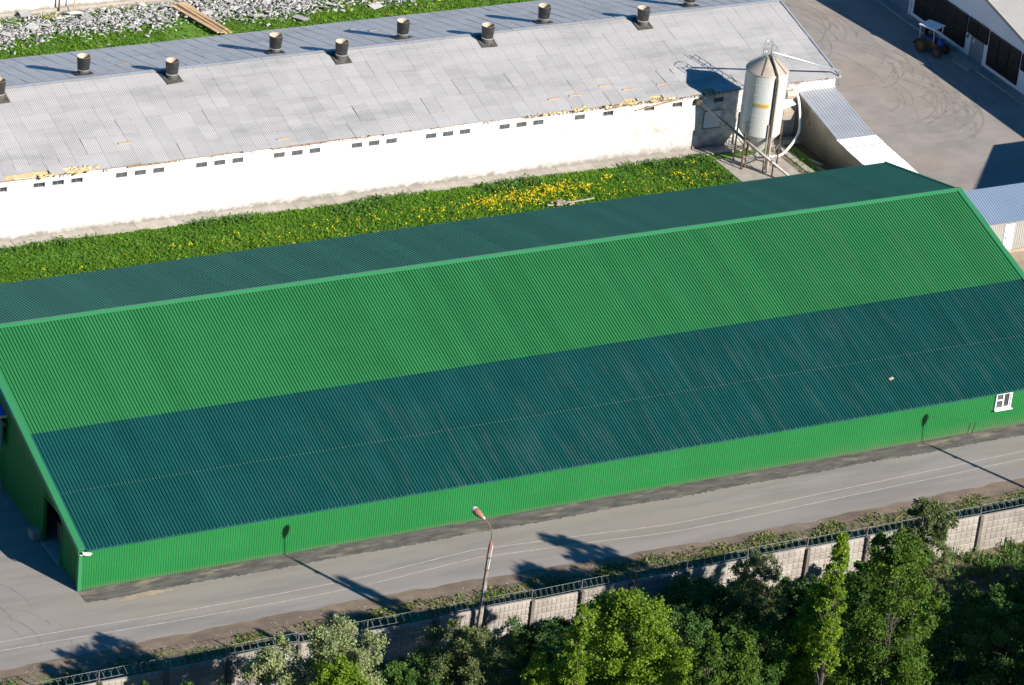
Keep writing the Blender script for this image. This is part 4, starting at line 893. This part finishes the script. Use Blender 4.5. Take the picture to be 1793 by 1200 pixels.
lumps('earth_heap', [(RNG.normal(12.2, .5), RNG.normal(-9.6, .25), .03, RNG.uniform(.08, .3), RNG.uniform(.08, .22), RNG.uniform(.06, .16)) for _ in range(26)], 'shoulder', None)

# ------------------------------------------------------------------ CONCRETE FENCE WITH RAZOR WIRE
fe = thing('fence', 'grey concrete panel fence with embossed squares and razor wire along the road verge', 'fence', (0, -12.4, 0))
PX = [-15.4, -11.5, -7.6, -3.8, 0.0, 3.64, 7.7, 11.8, 15.99, 18.95, 21.92, 25.06, 28.2, 31.85, 35.84, 39.87, 43.94, 47.77, 51.87, 55.95, 60.0, 64.0, 68, 72]
mb = MB(); mb.box(-2, 2, -.04, .06, .0, 2.5)
for i in range(10):
    for j in range(5):
        x0 = -1.93+i*.387; z0 = .28+j*.43; a, b_ = .375, .41; m_ = .07
        mb.add([(x0, -.041, z0), (x0+a, -.041, z0), (x0+a, -.041, z0+b_), (x0, -.041, z0+b_), (x0+m_, -.075, z0+m_), (x0+a-m_, -.075, z0+m_), (x0+a-m_, -.075, z0+b_-m_), (x0+m_, -.075, z0+b_-m_)], [(4,5,6,7),(0,1,5,4),(1,2,6,5),(2,3,7,6),(3,0,4,7)])
pme = mb.mesh('panel', M['fence'])
mb = MB(); rr = .27; pts = []
for i in range(9*12+1):
    q = 2*math.pi*i/12; pts.append((-2+4*i/108, rr*math.cos(q), 2.82+rr*math.sin(q)))
mb.tube(pts, .006, 4, False)
for i in range(9*12):     # short barbs between loops, crossing strands
    if i % 3 == 0:
        p = pts[min(i, 107)]; mb.bar(p, (p[0]+.08, p[1]*.8, 2.82+(p[2]-2.82)*.8), .012, .005)
for yy_, zz_ in ((0, 2.57), (.05, 3.06)): mb.tube([(-2, yy_, zz_), (2, yy_, zz_)], .008, 4, False)
wme = mb.mesh('razor_wire', M['wire'])
for k, (a, b_) in enumerate(zip(PX, PX[1:])):
    o = link('panel', pme, fe, ((a+b_)/2, RNG.normal()*.03, -.06+RNG.normal()*.03)); o.scale = ((b_-a-.14)/4, 1, 1); o.rotation_euler = (RNG.normal()*.008, RNG.normal()*.004, 0)
    o = link('razor_wire', wme, fe, ((a+b_)/2, .02, RNG.normal()*.04)); o.scale = ((b_-a)/4, 1, 1); o.rotation_euler = (0, RNG.normal()*.008, 0)
for k, a in enumerate(PX):
    mb = MB(); mb.box(-.10, .10, -.27, .10, 0, 2.46); mb.bar((0, .0, 2.4), (0, .02, 3.1), .05)
    rusty = k in (9, 12); part('post', mb, 'fpost', fe, (a, 0, 0))
mb = MB(); mb.tube([(0, -.34, 0), (.02, -.3, 3.0)], .05, 6); part('rusty_post', mb, 'rust', fe, (28.35, 0, 0), label='rusty pipe post')

# ------------------------------------------------------------------ STREET LAMPS
def lamp(loc, label, rz=0):
    t_ = thing('street_lamp', label, 'street lamp', loc, rz, 'street lamps along the concrete fence')
    mb = MB(); mb.tube([(0, 0, 0), (.28, .06, 6.75)], [.17, .105], 8); mb.smooth = False; part('pole', mb, 'pole', t_)
    mb = MB(); mb.tube([(.21, -.07, 5.3), (.36, -.06, 6.9)], .035, 6); part('side_rail', mb, 'lampwhite', t_)
    for z in (5.35, 6.1): mb = MB(); mb.tube([(.04*z-.01, 0, z), (.04*z, 0, z+.06)], .16, 8); part('clamp', mb, 'rust', t_)
    mb = MB(); mb.tube([(.28, .05, 6.45), (.30, .06, 6.8), (.31, .06, 7.15)], [.11, .12, .05], 8); part('sleeve', mb, 'lamprust', t_)
    mb = MB(); mb.tube(smooth_poly([(.31, .06, 7.1), (.31, .07, 7.5), (.25, .16, 7.9), (.10, .38, 8.2), (.0, .55, 8.32)], 4), .032, 7); mb.smooth = True; part('arm', mb, 'rust', t_)
    dr_ = Vector((-.30, .85, .22)).normalized(); p0 = Vector((.0, .55, 8.32))
    h_ = part('lamp_head', MB(), 'lamprust', t_)
    mb = MB(); prof_ = [(0, .05), (.08, .09), (.2, .14), (.45, .20), (.7, .21), (.88, .15), (.95, .05)]
    mb.tube([p0+dr_*a for a, _ in prof_], [b_ for _, b_ in prof_], 12); mb.smooth = True; part('housing', mb, 'lamprust', h_)
    mb = MB(); mb.tube([p0+dr_*a+Vector((0, 0, .012)) for a in (.7, .8, .9, .97)], [.213, .195, .15, .04], 12); part('cap', mb, 'lampwhite', h_)
    mb = MB(); mb.tube([p0-dr_*.06, p0+dr_*.1], [.06, .09], 8); part('collar', mb, 'lampwhite', h_)
    return t_
lmp = lamp((18.35, -12.95, 0), 'tall concrete street lamp with a rusty drooping lamp head standing at the fence')
dup(lmp, (61.85, -12.95, 0), 0, 'street lamp beyond the right edge whose shadow crosses the road')

# ------------------------------------------------------------------ TREES
def tree(name, label, cat, X, Y, H, wd, crown_h, leaf, bark='bark', n=9000, lsize=.17, shape='round', stems=1, clumps=70, blossom=False, group='trees before the fence', seed=0, up=.4, dens=4.1):
    rng = np.random.default_rng(1000+seed+int(X*7)+int(-Y*13)); t_ = thing(name, label, cat, (X, Y, 0), 0, group)
    zc0 = H-crown_h; C_ = []
    mb = MB()
    tops = [(rng.normal()*.12*wd*(s > 0 or stems > 1), rng.normal()*.12*wd*(s > 0 or stems > 1)) for s in range(stems)]
    for (ax_, ay_) in tops:
        hh = H*(.97 if stems == 1 else rng.uniform(.8, .97)); pts = [Vector((ax_*(i/6)**1.3+rng.normal()*.04*i/6, ay_*(i/6)**1.3+rng.normal()*.04*i/6, hh*i/6)) for i in range(7)]
        r0_ = .018*H**.9/stems**.5; mb.tube(pts, [max(.008, r0_*(1-i/6.05)**1.2) for i in range(7)], 7)
    clumps = int(clumps*1.5)
    for k in range(clumps):
        u_ = rng.random(); zz = zc0+crown_h*(u_ if shape != 'round' else rng.beta(1.25, 1.1)); f = (zz-zc0)/crown_h
        if shape == 'cone': rad = wd/2*(1-f)**.75*(.25+.75*min(1, f*5+.5))+.05*wd
        elif shape == 'spire': rad = wd/2*((1-f)**.6)*(.5+.5*min(1, f*3+.3))+.04
        else: rad = wd/2*math.sqrt(max(0, 1-(1.75*f-.75)**2 if f > .43 else 1-(f-.43)**2*2.2))+.03*wd
        a = rng.uniform(0, 2*math.pi); rr = rad*math.sqrt(rng.uniform(.03, 1.0))*rng.uniform(.8, 1.12)
        bx, by = tops[k % stems]; c = Vector((bx*f+rr*math.cos(a), by*f+rr*math.sin(a), zz)); C_.append((c, f))
        root = Vector((bx*f*.6, by*f*.6, max(.15*H, zz-.5*rr-.08*H))); mid = root.lerp(c, .55)+Vector((0, 0, -.05*rr)); mb.tube([root, mid, c], [.004*H**.7*(1.1-f*.7), .0025*H**.7*(1.1-f*.7), .003], 4, False)
    part('trunk', mb, bark, t_)
    # sprays of leaves: short twigs leaving each limb end, leaves strung along them
    n = int(n*dens); tw = 9; per = max(3, int(n/(clumps*tw))); P = []; tint = []
    for c, f in C_:
        s_ = wd*.5*rng.uniform(.22, .42)*(1.05-.35*f); base_t = rng.normal(.5, .12)
        for q in range(tw):
            if rng.random() < .12: continue
            d = rng.normal(size=3); d[2] = d[2]*.6+(.35 if shape == 'round' else .9); d /= np.linalg.norm(d)
            ln = s_*rng.uniform(.5, 1.25); k = int(per*rng.uniform(.5, 1.6)); tt = rng.uniform(.0, 1.0, k)[:, None]
            P.append(np.array(c)-d*ln*.35+d*ln*tt+rng.normal(size=(k, 3))*s_*.30*(1.15-tt)); tint.append((base_t+.1*rng.normal()+rng.normal(size=k)*.15).clip(0, 1))
    P = np.concatenate(P); tint = np.concatenate(tint)
    keep = (P[:, 2] > .12) & (P[:, 2] < H+.15); P, tint = P[keep], tint[keep]
    V, Fq = leaf_quads(P, lsize*.74, rng, up, .74); o = link('crown', np_mesh('crown', V, Fq, leaf, tint), t_)
    if blossom:
        m_ = int(len(P)*.05); cc = [c for c, f in C_ if rng.random() < .22 and f < .8]; idx = []
        Q = np.concatenate([np.array(c)+rng.normal(size=(max(4, m_//len(cc)), 3))*wd*.055+np.array([0, -.05*wd, .06*wd]) for c in cc]); V, Fq = leaf_quads(Q, lsize*.9, rng, 1.0, .8); link('blossom', np_mesh('blossom', V, Fq, 'blossom', rng.random(len(Fq))), t_)
    return t_
tree('blossoming_tree', 'grey green tree with white blossom at the bottom left, before the fence', 'tree', 2.9, -20, 7.9, 5.0, 5.6, 'leaf_willow', n=11000, shape='cone', stems=4, blossom=True, seed=1, lsize=.16)
tree('willow_tree', 'broad pale green bushy tree between the blossoming tree and the street lamp', 'tree', 5.9, -21.2, 8.5, 6.2, 6.6, 'leaf_willow', n=15000, shape='cone', seed=2, lsize=.16, clumps=95, stems=4)
tree('bush_tree', 'yellow green leafy tree in front of the pale bushy tree at the bottom edge', 'tree', 4.7, -23.0, 8.2, 3.6, 5, 'leaf_bright', n=8000, seed=3)
tree('olive_tree', 'dull olive bush in front of the foot of the street lamp', 'tree', 14.1, -19.5, 5.9, 5.0, 4.2, 'leaf_olive', n=9500, seed=4, lsize=.16, stems=3)
tree('young_tree', 'small bright yellow green spire tree at the bottom edge right of the lamp', 'tree', 15.8, -24, 7.2, 2.4, 4.5, 'leaf_bright', n=5000, shape='cone', seed=5)
tree('young_tree', 'low bright round tree just right of the small spire tree at the bottom edge', 'tree', 18.0, -24.4, 6.5, 2.8, 3.6, 'leaf_bright', n=5500, seed=25)
tree('birch_tree', 'large bright yellow green birch in the middle of the bottom edge', 'tree', 20.55, -25, 9.9, 6.6, 7.4, 'leaf_bright', 'pbark', n=17000, seed=6, clumps=110, lsize=.18)
tree('sapling', 'thin pale green sapling top left of the large birch, against the fence', 'tree', 16.9, -26, 11.0, 1.7, 4.5, 'leaf_bright', n=3600, shape='spire', seed=7, clumps=40)
tree('dark_shrub', 'dark green shrub growing against the fence right of the large birch', 'shrub', 31.2, -15.8, 3.2, 5.6, 3.1, 'leaf_dark', n=9500, seed=8, stems=4)
tree('dark_shrub', 'low dark bramble at the fence foot between the lamp and the large birch', 'shrub', 22.4, -14.6, 1.6, 4.6, 1.5, 'leaf_dark', n=6500, seed=9, stems=4)
tree('twiggy_tree', 'sparse grey green twiggy tree before the fence, right of the dark shrub', 'tree', 33.0, -18, 6.3, 3.4, 5.2, 'leaf_olive', n=6200, seed=10, lsize=.12, stems=4, clumps=90)
tree('young_birch', 'bright pointed tree at the bottom edge, left one of a pair beside the large birch', 'tree', 22.4, -30, 10.5, 2.6, 6, 'leaf_mid', 'pbark', n=7500, shape='cone', seed=11)
tree('young_birch', 'bright pointed tree at the bottom edge, right one of a pair beside the large birch', 'tree', 25.0, -29.2, 9.4, 2.8, 5.6, 'leaf_mid', 'pbark', n=7500, shape='cone', seed=12)
tree('poplar_tree', 'broad bright poplar at the bottom, most sunlit tree of the right group', 'tree', 34.3, -22, 6.4, 4.4, 6.0, 'leaf_bright', 'pbark', n=14000, shape='cone', seed=13, clumps=100)
tree('poplar_tree', 'slender bright poplar whose tip rises above the razor wire', 'tree', 28.0, -32, 16.5, 2.3, 8, 'leaf_bright', 'pbark', n=7500, shape='spire', seed=14)
tree('birch_tree', 'tall mid green birch clump at the right, in front of the fence', 'tree', 35.0, -28, 12.4, 4.8, 10, 'leaf_mid', 'pbark', n=19000, seed=15, clumps=120, stems=3)
tree('thin_tree', 'thin dark leaved tree whose top stands before the razor wire at the right', 'tree', 38.6, -25, 12.6, 3.0, 5.2, 'leaf_olive', n=6200, seed=16, stems=3, lsize=.16)
fill = [('dark_bush', 'dark green bush in the gap between the willow and the olive bush', 10.3, -20.5, 5.0, 4.5), ('dark_bush', 'shaded dark bush at the bottom edge right of the large birch', 26.5, -21, 5.4, 4.5), ('dark_bush', 'shaded dark bush between the twiggy tree and the bright poplar', 31.6, -19.5, 3.4, 4.2),
        ('dark_bush', 'dark bush left of the slender poplar at the fence', 37.4, -16.6, 2.9, 3.4), ('dark_bush', 'dark bush right of the slender poplar at the fence', 41.6, -16.4, 3.0, 3.6), ('dark_bush', 'dark bush at the bottom between the poplar and the birch clump', 38.4, -21, 4.8, 4.4),
        ('dark_bush', 'dark bush under the right edge of the birch clump', 40.2, -23.6, 6.0, 4.0), ('dark_bush', 'nearly black bush nearest the bottom right corner', 44.0, -26.5, 5.8, 5.0), ('dark_bush', 'dark low bush at the right before the bare earth', 46.3, -22.5, 4.0, 4.4), ('dark_bush', 'dark bush at the right edge below the grass', 50.0, -21.5, 3.8, 4.6),
        ('dark_bush', 'dark bush at the bottom edge left of the right birch clump', 30.0, -22.5, 4.8, 4.2), ('dark_bush', 'dark bush at the bottom edge beside the small spire tree', 19.5, -20.4, 4.4, 4.4)]
for k, (nm, lb, X, Y, H, wd) in enumerate(fill): tree(nm, lb, 'bush', X, Y, H, wd, H*.92, 'leaf_dark' if k % 2 else 'leaf_fill', n=5200, seed=40+k, stems=4, clumps=60, group='dark bushes before the fence')
# mostly unseen wood added at the right to keep the bottom right corner in shade, and trees below the left edge that shade the verge
shade_trees = [(51, -27, 6.6), (55.5, -26.5, 6.2), (47.5, -31, 9.0), (52.5, -31.5, 9.4), (57, -31, 9.2), (50, -36, 12.2), (55.5, -36.5, 12.4), (60.5, -35, 11.5), (61, -28, 7.0), (48.5, -41, 15), (54, -42, 15.5), (64, -30.5, 8.8), (68, -32, 9.5), (59.5, -31.5, 9.3), (63.5, -36, 11.8), (58, -40, 14.2)]
for k, (X, Y, H) in enumerate(shade_trees): tree('tall_tree', 'tree added beyond the bottom right corner to shade it', 'tree', X, Y, H, 6.0, H*.85, 'leaf_dark', n=2600, seed=70+k, lsize=.42, clumps=60, group='trees added at the right for shade')
for k, (X, Y, H) in enumerate([(-2.5, -20.5, 7.0), (0.6, -22.4, 7.2), (-6.5, -18.8, 6.6), (-4.4, -19.6, 6.8), (-.9, -21.4, 7.0)]): tree('tall_tree', 'tree below the bottom left edge whose shadow falls on the road', 'tree', X, Y, H, 3.0, H*.8, 'leaf_mid', n=1800, shape='spire', seed=90+k, group='trees below the bottom left edge')
